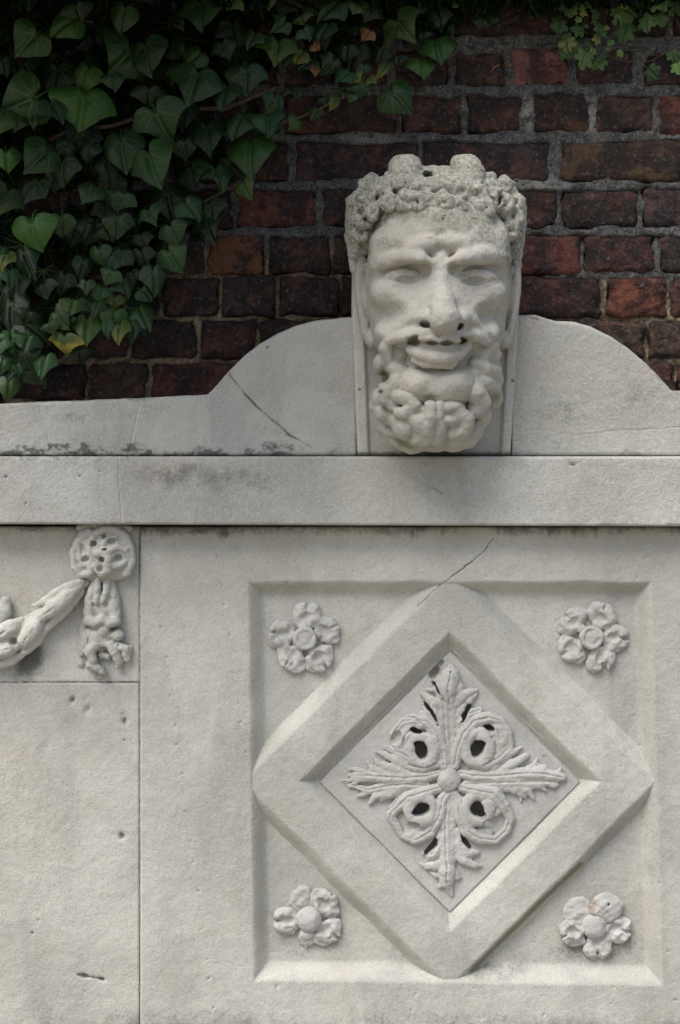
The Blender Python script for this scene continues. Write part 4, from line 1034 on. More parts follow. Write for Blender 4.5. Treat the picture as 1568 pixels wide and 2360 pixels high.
for x, y, r in ((470, 478, 30), (590, 500, 26), (690, 500, 24), (770, 488, 26), (900, 505, 26), (985, 525, 26), (1075, 530, 30), (1160, 520, 28)):      # ends of the fringe on the forehead
    HAIR.append(('c', 14, [(x - 14, y - 60, hair_dep(x, y - 60) - 20, r * 1.3), (x, y - 10, hair_dep(x, y) - 30, r * 1.1), (x + 12, y + 16, hair_dep(x, y) - 45, r * .7)]))
HAIR += [('c', 14, [(205, 440, 30, 60), (196, 560, 30, 56), (196, 690, 30, 50), (200, 800, 30, 42), (214, 900, 26, 32)]), ('c', 14, [(1352, 470, 30, 56), (1356, 580, 30, 52), (1346, 720, 30, 46), (1338, 820, 30, 40), (1335, 900, 26, 30)])]
HAIR += [('E', x, y, hair_dep(x, y) + 70, rx, ry, 120, 16, a) for x, y, rx, ry, a in ((492, 350, 26, 24, 0), (1030, 275, 44, 24, 0), (715, 240, 36, 26, 0), (245, 475, 18, 44, 20), (1225, 410, 14, 50, -10), (745, 505, 12, 22, 0))]
sculpt('hair', (40, 180, 0), (1500, 960, 760), HAIR, .0016, [(.0026, 62, 9), (.0016, 150, 19)], [(.0008, 130, 2), (.0006, 340, 8)])
for x0, pts in ((560, [(572, 330, 330, 130), (566, 240, 310, 122), (560, 196, 292, 112)]), (990, [(1000, 330, 330, 124), (993, 240, 310, 116), (984, 192, 292, 106)])):
    HN = [('c', 30, pts), ('E', x0 - 6, 20, 290, 260, 78, 260, 50)]
    sculpt('horn', (x0 - 190, 40, 0), (x0 + 190, 440, 520), HN, .0017, [(.0022, 40, x0), (.0014, 120, 3)], [(.0007, 140, 2), (.0006, 340, 8)])
EL = [('e', 290, 1120, 40, 74, 310, 110, 0, 6), ('c', 20, [(262, 840, 110, 34), (238, 960, 120, 30), (240, 1090, 130, 26), (262, 1230, 140, 26), (292, 1350, 130, 34), (336, 1400, 130, 46)]), ('c', 20, [(300, 880, 170, 34), (330, 1000, 190, 34), (350, 1130, 190, 30), (362, 1260, 170, 36), (356, 1380, 150, 44)]),
      ('C', 22, [(280, 900, 190, 16), (288, 1040, 200, 26), (308, 1180, 200, 24), (330, 1290, 190, 12)]), ('e', 338, 1398, 100, 56, 50, 80, 24), ('c', 14, [(275, 1010, 130, 14), (296, 1130, 140, 16), (330, 1230, 140, 14)])]
ER = [('e', 1292, 1120, 30, 66, 310, 100, 0, -7), ('c', 20, [(1328, 860, 90, 30), (1345, 980, 110, 24), (1336, 1110, 120, 22), (1308, 1250, 130, 24), (1282, 1370, 110, 32), (1250, 1410, 110, 40)]), ('c', 20, [(1290, 900, 150, 30), (1262, 1040, 170, 32), (1248, 1160, 170, 28), (1222, 1300, 150, 34), (1226, 1400, 120, 40)]),
      ('C', 22, [(1312, 930, 170, 14), (1304, 1060, 180, 24), (1280, 1190, 180, 22), (1256, 1290, 170, 12)]), ('e', 1240, 1402, 90, 54, 48, 70, 24)]
sculpt('ear', (150, 780, 0), (460, 1500, 420), EL, .0016, [(.0012, 60, 3)], [(.0006, 150, 2), (.0004, 380, 6)])
sculpt('ear', (1130, 780, 0), (1430, 1500, 420), ER, .0016, [(.0012, 60, 4)], [(.0006, 150, 2), (.0004, 380, 6)])

# ------------------------------------------------------------------ brick wall behind
BY = .205                     # brick face
BW = thing('brick_wall', at(784, 1100, BY + .1), 'old dark red brick wall with grey mortar behind the stonework', 'brick wall')
ROWS = [(-222, -140), (-112, -28), (0, 84), (114, 198), (217, 306), (326, 416), (436, 522), (543, 630), (638, 727), (738, 822), (838, 922), (938, 1020)]
JX = {  # joints read from the photograph: row -> list of (brick left, brick right)
    3: [(905, 1036), (1046, 1164), (1177, 1311), (1328, 1461), (1485, 1600)], 4: [(655, 915), (926, 1065), (1076, 1206), (1229, 1357), (1374, 1509), (1519, 1640)],
    5: [(555, 664), (679, 966), (976, 1266), (1290, 1572)], 6: [(545, 731), (741, 905), (1100, 1282), (1296, 1470), (1482, 1630)], 7: [(482, 608), (622, 762), (770, 935), (1090, 1340), (1346, 1511), (1519, 1650)],
    8: [(375, 504), (512, 633), (645, 780), (787, 930), (1130, 1384), (1402, 1538), (1547, 1680)], 9: [(305, 450), (463, 586), (600, 850), (1230, 1488), (1497, 1640)], 10: [(208, 336), (351, 600), (1400, 1556), (1566, 1720)]}
COLS = {'dk': (.034, .023, .020), 'pu': (.042, .026, .026), 'br': (.052, .033, .023), 'rd': (.082, .028, .021), 'rd2': (.056, .024, .019), 'oc': (.098, .064, .036), 'or': (.125, .040, .023), 'pk': (.21, .085, .075), 'ob': (.11, .050, .026)}
CB = {(3, 0): 'dk', (3, 1): 'br', (3, 2): 'pk', (3, 3): 'br', (3, 4): 'pu', (4, 0): 'br', (4, 1): 'rd2', (4, 2): 'br', (4, 3): 'br', (4, 4): 'br', (4, 5): 'or', (5, 0): 'dk', (5, 1): 'pu', (5, 2): 'pu', (5, 3): 'oc',
      (6, 0): 'rd', (6, 1): 'dk', (6, 2): 'rd2', (6, 3): 'dk', (6, 4): 'pu', (7, 0): 'ob', (7, 1): 'dk', (7, 2): 'br', (7, 3): 'rd', (7, 4): 'rd2', (7, 5): 'dk', (8, 0): 'dk', (8, 1): 'dk', (8, 2): 'pu', (8, 3): 'br', (8, 4): 'rd2', (8, 5): 'or', (8, 6): 'rd2',
      (9, 0): 'dk', (9, 1): 'rd2', (9, 2): 'rd2', (9, 3): 'br', (9, 4): 'br', (10, 0): 'br', (10, 1): 'rd', (10, 2): 'rd', (10, 3): 'rd2'}
rb = random.Random(5)
bricks = []
for ri, (t, b) in enumerate(ROWS):
    sp = list(JX.get(ri, [(905 + rb.uniform(-30, 30), 1035)]))
    known = {(ri, i): s_ for i, s_ in enumerate(sp)}
    allb = [(x0, x1, CB.get((ri, i), rb.choice(['dk', 'br', 'pu', 'rd2']))) for i, (x0, x1) in enumerate(sp)]
    # fill the gaps and both ends with headers and stretchers
    def fill(x0, x1):
        x = x0
        while x1 - x > 60:
            w = rb.choice([128, 128, 250]) * rb.uniform(.94, 1.05)
            if x1 - (x + w) < 75: w = x1 - x
            allb.append((x, x + w - 12, rb.choice(['dk', 'dk', 'br', 'pu', 'rd2'])))
            x += w
    sp.sort()
    for (p, q), (r_, s_) in zip(sp[:-1], sp[1:]):
        if r_ - q > 70: fill(q + 12, r_)
    fill(LEFT - 100, sp[0][0]); fill(sp[-1][1] + 12, RIGHT + 100)
    for x0, x1, cn in allb: bricks.append((ri, x0, x1, t + rb.uniform(-2, 2), b + rb.uniform(-2, 2), cn))

def brick_mesh(lo, hi, seed):
    x0, z0 = lo; x1, z1 = hi
    nx = max(8, int((x1 - x0) / .0034)); nz = 20
    U, Vv = np.meshgrid(np.linspace(-1, 1, nx), np.linspace(-1, 1, nz))
    hw, hh = (x1 - x0) / 2, (z1 - z0) / 2
    r = .006
    # rounded rectangle outline + ragged edge
    X = U * hw; Z = Vv * hh
    P = np.stack([X + x0, 0 * X + seed * .37, Z + z0], -1)
    ed = np.minimum(hw - np.abs(X), hh - np.abs(Z))
    cx = np.maximum(np.abs(X) - (hw - r), 0); cz = np.maximum(np.abs(Z) - (hh - r), 0)
    cr = np.hypot(cx, cz); sc = np.where(cr > r, r / np.maximum(cr, 1e-9), 1)
    X = np.sign(X) * (np.abs(X) - cx * (1 - sc)); Z = np.sign(Z) * (np.abs(Z) - cz * (1 - sc))
    wgt = sst(.018, 0, ed)
    X = X + wgt * .011 * fbm(P, 34, seed, 3); Z = Z + wgt * .0095 * fbm(P, 30, seed + 7, 3)
    tilt = rb.uniform(-.012, .012)
    Y = BY + .0034 * fbm(P, 22, seed + 3, 3) + .0030 * fbm(P, 75, seed + 4, 2) + .0014 * fbm(P, 190, seed + 6, 1) + .006 * sst(.010, 0, ed) ** 1.5 + tilt * Z * .0 + rb.uniform(-.0025, .0025)
    chip = np.clip(fbm(P, 30, seed + 9, 2) - .38, 0, 1) * wgt
    Y = Y + .03 * chip
    Z = Z + rb.uniform(-.010, .010) * X
    Vf = np.stack([X + (x0 + x1) / 2, Y, Z + (z0 + z1) / 2], -1).reshape(-1, 3)
    I = np.arange(nz * nx).reshape(nz, nx)
    F = [np.stack([I[:-1, :-1], I[:-1, 1:], I[1:, 1:], I[1:, :-1]], -1).reshape(-1, 4)]
    ring = np.concatenate([I[0, :], I[1:, -1], I[-1, -2::-1], I[-2:0:-1, 0]])
    bv = Vf[ring].copy(); bv[:, 1] = BY + .06
    n0 = nz * nx; j = np.arange(len(ring)); j2 = (j + 1) % len(ring)
    F.append(np.stack([ring[j2], ring[j], n0 + j, n0 + j2], -1))
    return mk_mesh('brick', np.concatenate([Vf, bv]), np.concatenate(F), True)
for i, (ri, x0, x1, t, b, cn) in enumerate(bricks):
    a = at(x0, b, BY); c = at(x1, t, BY)
    o = part('brick', brick_mesh((a[0], a[2]), (c[0], c[2]), i), MBR, BW)
    k = rb.uniform(.85, 1.75)
    o.color = (*[v * k for v in COLS[cn]], 1)

# mortar bed: flush grey pointing in the upper courses, recessed crumbling lime lower down
PX, PY = rect(LEFT - 120, -240, RIGHT + 120, 1035, 5.0)
k = (D + BY) / D
Xm = (PX - PCX) * S * k; Zm = (PCY - PY) * S * k
Pm = np.stack([Xm, 0 * Xm, Zm], -1)
agev = sst(520, 660, PY + .10 * (700 - PX) + 60 * fbm(Pm, 6, 3, 2))
Ym = BY + .0005 + .010 * agev + .0035 * fbm(Pm, 30, 61, 3) + .0020 * fbm(Pm, 120, 62, 2) + .004 * agev * fbm(Pm, 60, 63, 2)
for (ri, x0, x1, t, b, cn) in bricks:      # press the bed back under each brick so that the face shows
    i0, i1 = np.searchsorted(PX[0], [x0 - 5, x1 + 5]); j0, j1 = np.searchsorted(PY[:, 0], [t - 5, b + 5])
    px, py = PX[j0:j1, i0:i1], PY[j0:j1, i0:i1]
    e = np.minimum(np.minimum(px - x0, x1 - px), np.minimum(py - t, b - py)) + 13 * fbm(Pm[j0:j1, i0:i1], 26, 71, 3)
    Ym[j0:j1, i0:i1] += .022 * sst(1, 10, e)
pale = .9 * blob(PX, PY, 1216, 262, 14, 36) + .9 * blob(PX, PY, 1366, 270, 14, 36) + .7 * blob(PX, PY, 1250, 425, 60, 14) + .5 * blob(PX, PY, 850, 318, 60, 12) + .5 * blob(PX, PY, 1545, 300, 40, 12)
I = np.arange(PX.size).reshape(PX.shape)
mm = mk_mesh('mortar', np.stack([Xm, Ym, Zm], -1).reshape(-1, 3), np.stack([I[1:, :-1], I[1:, 1:], I[:-1, 1:], I[:-1, :-1]], -1).reshape(-1, 4), True,
             {'age': ('FLOAT', agev.ravel()), 'pale': ('FLOAT', pale.ravel())})
part('mortar', mm, MMO, BW)
zc = at(0, 1030, BY)[2]
part('wall_core', box_mesh('wall_core', (at(LEFT - 120, 0, BY)[0], BY + .045, GZ), (at(RIGHT + 120, 0, BY)[0], BY + .3, 1.75)), MMO, BW)

# ------------------------------------------------------------------ ivy
def catmull(pts, n=6):
    P = np.array(pts, float); out = []
    for i in range(len(P) - 1):
        p0 = P[max(i - 1, 0)]; p1 = P[i]; p2 = P[i + 1]; p3 = P[min(i + 2, len(P) - 1)]
        for t in np.linspace(0, 1, n, endpoint=False):
            out.append(.5 * ((2 * p1) + (p2 - p0) * t + (2 * p0 - 5 * p1 + 4 * p2 - p3) * t * t + (-p0 + 3 * p1 - 3 * p2 + p3) * t ** 3))
    out.append(P[-1]); return np.array(out)
def leaf_mesh(name, right, left, fold=.22, wave=.05, droop=.18, seed=0, mat=None, rings=7):
    """outline of both halves from the stalk (0,0) to the tip (0,1); a curved blade, stalk attached"""
    a = catmull(right, 5); b = catmull(left, 5); b[:, 0] *= -1
    out = np.concatenate([a, b[::-1][1:-1]])
    n = len(out); cen = np.array([0, .12])
    V = [(0, .12)]; E = [0]
    for k in range(1, rings + 1):
        f = (k / rings) ** .85
        for p in out: V.append(cen + (p - cen) * f); E.append(f)
    V = np.array(V); E = np.array(E)
    F = []
    P3 = np.stack([V[:, 0], 0 * V[:, 0], V[:, 1]], -1) + seed * 3.7
    z = .10 * np.abs(V[:, 0]) * np.exp(-V[:, 0] ** 2 / .02) + .10 * sst(0, .12, np.abs(V[:, 0])) - fold * 1.5 * V[:, 0] ** 2 - droop * np.clip(V[:, 1], 0, 2) ** 2 - .06 * E ** 3 + wave * E * fbm(P3, 2.2, seed, 1)
    co = np.stack([V[:, 0], V[:, 1], z], -1)
    for k in range(rings):
        for i in range(n):
            j = (i + 1) % n
            if k == 0: F.append((0, 1 + i, 1 + j, 0))
            else:
                r0 = 1 + (k - 1) * n; r1 = 1 + k * n
                F.append((r0 + i, r1 + i, r1 + j, r0 + j))
    # triangles in the centre: write as quads with a middle vertex split
    me = bpy.data.meshes.new(name)
    # thin stalk from the leaf base back towards the stem
    stalk = []
    m0 = len(co); ns = 5
    pts = [np.array([0, .02, -.01]), np.array([0.0, -.12, -.04]), np.array([.02, -.32, -.16]), np.array([.03, -.5, -.36])]
    sv = []
    for p in pts:
        for q in range(ns):
            an = 2 * math.pi * q / ns
            sv.append(p + .018 * np.array([math.cos(an), 0.3 * math.sin(an), math.sin(an)]))
    for k in range(len(pts) - 1):
        for q in range(ns):
            stalk.append((m0 + k * ns + q, m0 + k * ns + (q + 1) % ns, m0 + (k + 1) * ns + (q + 1) % ns, m0 + (k + 1) * ns + q))
    allv = np.concatenate([co, np.array(sv)])
    faces = [f if f[0] != f[3] else f[:3] for f in F] + stalk
    me.from_pydata([tuple(v) for v in allv], [], faces)
    lc = me.attributes.new('lc', 'FLOAT_VECTOR', 'POINT')
    lcv = np.concatenate([np.stack([V[:, 0], V[:, 1], 0 * E], -1), np.tile([0, .3, 0], (len(sv), 1))])
    lc.data.foreach_set('vector', lcv.astype(np.float32).ravel())
    ed = me.attributes.new('edge', 'FLOAT', 'POINT')
    ed.data.foreach_set('value', np.concatenate([E, np.zeros(len(sv))]).astype(np.float32))
    me.polygons.foreach_set('use_smooth', np.ones(len(me.polygons), bool))
    me.materials.append(mat)
    me.update()
    return me
heart = [(0, .04), (.05, -.13), (.20, -.26), (.40, -.20), (.53, .02), (.52, .27), (.38, .52), (.22, .74), (.07, .92), (0, 1.0)]
heart2 = [(0, .04), (.06, -.16), (.24, -.27), (.44, -.15), (.52, .08), (.46, .32), (.34, .55), (.17, .80), (.05, .94), (0, 1.0)]
star = [(0, .03), (.06, -.14), (.22, -.25), (.40, -.16), (.52, .04), (.57, .25), (.45, .38), (.33, .54), (.20, .76), (.07, .93), (0, 1.0)]
star2 = [(0, .03), (.07, -.16), (.25, -.24), (.45, -.09), (.54, .17), (.48, .36), (.37, .53), (.22, .75), (.07, .93), (0, 1.0)]
star3 = [(0, 0), (.10, -.18), (.22, -.24), (.35, -.20), (.44, -.05), (.55, .12), (.61, .26), (.44, .36), (.29, .50), (.17, .72), (.06, .92), (0, 1.0)]
LM = {'H': [leaf_mesh('ivy_leaf_heart', heart, heart2, .34, .08, .26, 1, MLF), leaf_mesh('ivy_leaf_heart_wavy', heart2, heart, .48, .12, .16, 2, MLF), leaf_mesh('ivy_leaf_heart_round', heart, star2, .10, .10, .36, 6, MLF)],
      'S': [leaf_mesh('ivy_leaf_lobed', star, star2, .30, .10, .28, 3, MLF), leaf_mesh('ivy_leaf_lobed_broad', star2, star, .42, .12, .18, 4, MLF), leaf_mesh('ivy_leaf_pointed', star3, star, .26, .10, .32, 5, MLF)]}
IV = thing('ivy', at(200, 930, BY), 'dark green ivy hanging over the brick wall at upper left', 'ivy')
ivw = wloc(IV)
rl = random.Random(21)
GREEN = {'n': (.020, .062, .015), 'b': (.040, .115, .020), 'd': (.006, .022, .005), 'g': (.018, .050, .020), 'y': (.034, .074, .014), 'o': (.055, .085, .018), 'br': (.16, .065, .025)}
def leaf_matrix(base, tip, width, y, tilt=None, roll=None):
    """base and tip in photo units"""
    B = Vector(at(base[0], base[1], y)); T = Vector(at(tip[0], tip[1], y))
    L = (T - B).length
    up = (T - B).normalized()
    nrm = Vector((0, -1, 0))
    side = up.cross(nrm).normalized()
    tilt = rl.uniform(-.1, .65) if tilt is None else tilt        # tip swings out towards the viewer, face turned up to the sky
    roll = rl.uniform(-.6, .6) if roll is None else roll
    Mx = Matrix((side, up, side.cross(up))).transposed()
    L2 = L / math.cos(tilt)
    Mx = Mx @ Matrix.Rotation(tilt, 3, 'X') @ Matrix.Rotation(roll, 3, 'Y')
    wid = width * S * (D + y) / D / 1.05 / max(.75, math.cos(roll))
    M4 = Mx.to_4x4() @ Matrix.Diagonal((wid, L2, (wid + L2) / 2, 1))
    M4.translation = B
    return M4
nleaf = 0
def leaf(base, tip, width, kind, colr, y, alpha=1.0, tilt=None, roll=None, parent=IV, mats=LM, k=None):
    global nleaf
    o = bpy.data.objects.new('leaf', rl.choice(mats[kind])); C.objects.link(o)
    o.parent = parent
    Mx = leaf_matrix(base, tip, width, y, tilt, roll)
    Mx.translation = Mx.translation - wloc(parent)
    o.matrix_basis = Mx
    k = k or rl.uniform(.65, 1.3)
    c = GREEN[colr]
    o.color = (c[0] * k, c[1] * k, c[2] * k, alpha)
    nleaf += 1
    return o
Z2 = [(190, 180, 95, 290, 205, 'H', 'n'), (385, 108, 280, 200, 165, 'H', 'b'), (655, 50, 600, 160, 175, 'S', 'n'), (1050, 20, 1045, 150, 220, 'S', 'n'), (685, 260, 600, 395, 262, 'H', 'n'), (765, 240, 762, 390, 220, 'S', 'n'), (460, 368, 395, 482, 180, 'H', 'b'), (440, 495, 430, 682, 305, 'S', 'b'),
      (185, 510, -10, 590, 250, 'H', 'n'), (905, 240, 955, 310, 120, 'H', 'd'), (1042, 285, 958, 362, 130, 'H', 'n'), (1035, 385, 1000, 532, 275, 'S', 'n'), (1285, 362, 1285, 494, 205, 'S', 'g'), (1190, 458, 1145, 564, 150, 'S', 'g'), (1455, 222, 1437, 328, 200, 'S', 'y'), (810, 578, 880, 735, 282, 'S', 'n'),
      (635, 728, 655, 906, 215, 'H', 'n'), (247, 788, 173, 906, 195, 'H', 'n'), (780, 800, 812, 976, 230, 'S', 'n'), (1085, 660, 1095, 802, 180, 'H', 'd'), (1270, 608, 1205, 726, 165, 'H', 'n'), (1395, 602, 1415, 722, 150, 'S', 'n'), (1315, 742, 1305, 918, 235, 'H', 'b'), (35, 800, 42, 900, 140, 'H', 'b'), (1130, 885, 1182, 985, 145, 'S', 'n'),
      (1275, 960, 1300, 1044, 100, 'H', 'y'), (490, 985, 440, 1052, 140, 'H', 'n'), (640, 1015, 600, 1098, 165, 'S', 'n'), (975, 1065, 1052, 1140, 145, 'S', 'n'), (1100, 1070, 1110, 1170, 150, 'S', 'd'), (140, 330, 162, 436, 125, 'S', 'd'), (20, 310, 40, 400, 110, 'S', 'd'), (270, 540, 340, 632, 140, 'S', 'g'), (570, 155, 515, 217, 110, 'S', 'd'), (300, 360, 275, 496, 230, 'S', 'd'),
      (920, 90, 945, 152, 120, 'S', 'd'), (1165, 230, 1197, 304, 135, 'S', 'd'), (1332, 182, 1290, 250, 110, 'S', 'n'), (1490, 115, 1434, 172, 110, 'S', 'n'), (1225, -10, 1180, 42, 135, 'S', 'b'), (1395, 0, 1402, 48, 105, 'H', 'y'), (20, 590, 0, 690, 185, 'H', 'b'), (40, 1000, 20, 1115, 180, 'S', 'y'), (200, 955, 80, 1096, 135, 'S', 'd'), (355, 750, 300, 805, 110, 'H', 'd'), (1430, 510, 1405, 602, 85, 'S', 'n'),
      (560, 830, 595, 985, 130, 'S', 'd'), (470, 760, 440, 840, 120, 'H', 'd'), (110, 615, 70, 680, 110, 'H', 'd'), (180, 600, 175, 670, 90, 'S', 'g'), (960, 740, 970, 830, 150, 'H', 'd'), (1000, 880, 1010, 990, 160, 'S', 'd'), (330, 850, 320, 980, 170, 'S', 'd'), (400, 30, 430, 100, 170, 'S', 'd'), (60, 160, 20, 230, 150, 'S', 'd'), (1480, 300, 1470, 365, 100, 'S', 'd'), (780, 470, 790, 560, 170, 'S', 'd'), (590, 400, 610, 470, 110, 'H', 'g'), (880, 350, 900, 440, 150, 'S', 'd'), (100, 440, 90, 500, 120, 'S', 'd')]
Z3 = [(168, 115, 183, 268, 245, 'H', 'b'), (320, 95, 315, 192, 150, 'S', 'n'), (455, 125, 450, 195, 105, 'H', 'd'), (620, 90, 615, 203, 155, 'S', 'n'), (780, 55, 800, 124, 140, 'S', 'n'), (895, 140, 915, 236, 155, 'S', 'n'), (1075, 80, 1100, 224, 175, 'S', 'd'), (885, 268, 935, 382, 170, 'S', 'n'), (520, 258, 530, 347, 120, 'H', 'n'),
      (635, 272, 578, 372, 145, 'S', 'g'), (590, 375, 550, 442, 120, 'S', 'n'), (800, 372, 825, 502, 120, 'S', 'g'), (750, 470, 800, 524, 105, 'S', 'n'), (640, 430, 682, 506, 115, 'S', 'n'), (530, 462, 500, 527, 105, 'H', 'n'), (440, 318, 425, 416, 100, 'H', 'd'), (340, 398, 310, 487, 130, 'S', 'd'), (295, 588, 355, 682, 145, 'S', 'n'), (385, 530, 378, 600, 130, 'S', 'y'),
      (465, 530, 450, 582, 80, 'H', 'n'), (515, 538, 495, 612, 85, 'S', 'n'), (600, 588, 600, 692, 130, 'H', 'b'), (460, 628, 460, 746, 150, 'S', 'y'), (560, 645, 560, 722, 75, 'S', 'n'), (730, 575, 796, 687, 120, 'S', 'n'), (690, 645, 700, 737, 95, 'H', 'n'), (630, 655, 625, 757, 95, 'S', 'o'), (340, 715, 325, 805, 185, 'S', 'o'), (50, 378, 65, 458, 110, 'S', 'n'), (130, 260, 190, 425, 140, 'S', 'd'),
      (150, 715, 140, 790, 145, 'S', 'n'), (125, 790, 150, 888, 160, 'H', 'd'), (240, 825, 220, 932, 120, 'S', 'n'), (160, 885, 237, 968, 135, 'S', 'd'), (50, 950, 40, 1058, 105, 'H', 'y'), (60, 700, 75, 800, 90, 'S', 'n'), (20, 840, 5, 910, 90, 'H', 'n'), (600, 510, 600, 572, 105, 'S', 'o'), (40, 285, 8, 362, 95, 'S', 'o'), (15, 250, 10, 290, 70, 'S', 'n'), (120, 400, 100, 500, 100, 'S', 'd'), (150, 590, 130, 650, 130, 'S', 'd'), (360, 610, 350, 660, 70, 'H', 'n'),
      (420, 790, 440, 850, 150, 'S', 'd'), (260, 650, 275, 700, 110, 'S', 'n'), (740, 270, 750, 358, 130, 'S', 'd'), (740, 190, 755, 260, 110, 'S', 'd'), (560, 140, 590, 215, 130, 'S', 'd'), (90, 575, 80, 605, 60, 'H', 'n'), (10, 740, 0, 810, 110, 'S', 'n'), (90, 860, 110, 910, 90, 'S', 'n'), (230, 440, 240, 520, 130, 'S', 'd'), (690, 380, 700, 430, 90, 'S', 'd'), (455, 430, 450, 490, 90, 'S', 'y')]
Z4 = [(545, 20, 438, 126, 195, 'S', 'n'), (755, 50, 735, 125, 185, 'S', 'd'), (925, 128, 1002, 262, 240, 'S', 'y'), (1182, 88, 1190, 186, 150, 'S', 'g'), (1170, 262, 1192, 397, 242, 'H', 'b'), (1075, 382, 1102, 478, 190, 'H', 'b'), (890, 578, 1020, 697, 240, 'H', 'n'), (690, 538, 700, 612, 155, 'S', 'n'), (545, 612, 513, 699, 72, 'H', 'o'), (425, 690, 382, 745, 95, 'H', 'y'), (295, 755, 252, 817, 98, 'H', 'y'),
      (105, 735, 130, 866, 172, 'S', 'n'), (320, 105, 330, 155, 130, 'S', 'y'), (340, 190, 388, 244, 130, 'S', 'g'), (490, 165, 422, 247, 130, 'S', 'g'), (750, 200, 700, 252, 105, 'S', 'br'), (400, 280, 440, 314, 85, 'S', 'br'), (610, 298, 590, 378, 155, 'S', 'd'), (410, 420, 415, 478, 70, 'H', 'br'), (395, 385, 310, 442, 125, 'S', 'd'), (520, 378, 448, 472, 135, 'S', 'd'), (720, 415, 737, 474, 95, 'S', 'n'), (620, 458, 552, 524, 115, 'S', 'n'),
      (855, 410, 800, 500, 70, 'H', 'o'), (755, 492, 795, 515, 90, 'S', 'o'), (830, 318, 798, 404, 115, 'S', 'd'), (1105, 470, 1085, 525, 70, 'S', 'd'), (1300, -15, 1360, 22, 125, 'S', 'b'), (1455, 120, 1440, 180, 130, 'H', 'd'), (1530, 90, 1520, 150, 110, 'H', 'd'), (155, 620, 118, 727, 120, 'S', 'n'), (300, 560, 290, 628, 85, 'S', 'd'), (640, 600, 622, 642, 72, 'S', 'y'), (670, 30, 660, 80, 130, 'H', 'y'), (1090, 190, 1080, 240, 120, 'S', 'd'), (330, 330, 270, 390, 130, 'S', 'o'), (660, 480, 690, 520, 90, 'S', 'o'),
      (460, 620, 470, 655, 60, 'H', 'n'), (580, 560, 590, 605, 60, 'S', 'y'), (225, 735, 220, 755, 36, 'H', 'n'), (680, 170, 660, 230, 110, 'S', 'd'), (930, 360, 920, 410, 110, 'S', 'd'), (1110, 10, 1080, 80, 150, 'S', 'd'), (1240, 130, 1265, 188, 110, 'S', 'd')]
def depth_for(px, py):
    # the ivy bulges away from the wall towards the upper left, and lies flat on the bricks near its hem
    return np.interp(px + .35 * py, [200, 700, 1100], [.04, .09, .165])
for L_, sx, ox, oy in ((Z2, .4408, 0, 0), (Z3, .4408, 0, 460.8), (Z4, .3673, 576, 0)):
    for (bx, by, tx, ty, w, kd, cl) in L_:
        B = (ox + sx * bx, oy + sx * by); T = (ox + sx * tx, oy + sx * ty)
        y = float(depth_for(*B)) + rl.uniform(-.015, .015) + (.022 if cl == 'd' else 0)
        y = min(y, BY - .022)
        al = {'o': .78, 'y': .97, 'br': .95}.get(cl, 1.0)
        if (bx, by) == (340, 715): al = .2
        leaf(B, T, w * sx * 1.06, kd, cl, y, al)
HEM = [(-60, 0), (1120, -40), (1060, 60), (985, 130), (850, 165), (700, 210), (625, 235), (600, 330), (500, 430), (465, 540), (385, 620), (335, 735), (240, 790), (140, 830), (60, 880), (-60, 900)]
def in_poly(x, y, poly):
    c = False; n = len(poly)
    for i in range(n):
        x1, y1 = poly[i]; x2, y2 = poly[(i + 1) % n]
        if (y1 > y) != (y2 > y) and x < (x2 - x1) * (y - y1) / (y2 - y1) + x1: c = not c
    return c
tries = 0
while nleaf < 190 and tries < 5000:
    tries += 1
    x, y = rl.uniform(-30, 1100), rl.uniform(-20, 880)
    if not in_poly(x, y + 40, HEM): continue
    w = rl.uniform(45, 95)
    if x > 600: w *= .8
    a = rl.gauss(0, .5)
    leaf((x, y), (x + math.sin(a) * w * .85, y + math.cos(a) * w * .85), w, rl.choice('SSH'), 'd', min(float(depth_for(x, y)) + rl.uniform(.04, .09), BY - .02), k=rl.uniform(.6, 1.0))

# the mass of small leaves behind, and an overhang added above the view to shade the upper left: uncountable, one piece
def leaf_mass(name, gen, mat):
    q = [(0, 0), (.3, -.16), (.52, .12), (.34, .52), (0, 1), (-.34, .52), (-.52, .12), (-.3, -.16)]
    Vs, Fs, lc, ed = [], [], [], []
    for Mx in gen:
        b = len(Vs)
        Vs.append(Mx @ Vector((0, .25, .02))); lc.append((0, .25, 0)); ed.append(0)
        for p in q:
            Vs.append(Mx @ Vector((p[0], p[1], .12 * abs(p[0]) - .12 * p[1] ** 2))); lc.append((p[0], p[1], 0)); ed.append(1)
        for i in range(8): Fs.append((b, b + 1 + i, b + 1 + (i + 1) % 8))
    return mk_mesh(name, [tuple(v) for v in Vs], Fs, True, {'lc': ('FLOAT_VECTOR', np.array(lc)), 'edge': ('FLOAT', np.array(ed))})
def back_gen():
    out = []
    while len(out) < 600:
        x, y = rl.uniform(LEFT, 1100), rl.uniform(-60, 900)
        if x > -40 and not in_poly(x, y + 55, HEM): continue
        if x <= -40 and y > 850: continue
        w = rl.uniform(40, 90); a = rl.gauss(0, .6)
        d_ = min(float(depth_for(x, y)) + rl.uniform(.10, .17), BY - .012) if x > -40 else rl.uniform(.06, BY - .02)
        out.append(leaf_matrix((x, y), (x + math.sin(a) * w * .85, y + math.cos(a) * w * .85), w, d_))
    return out
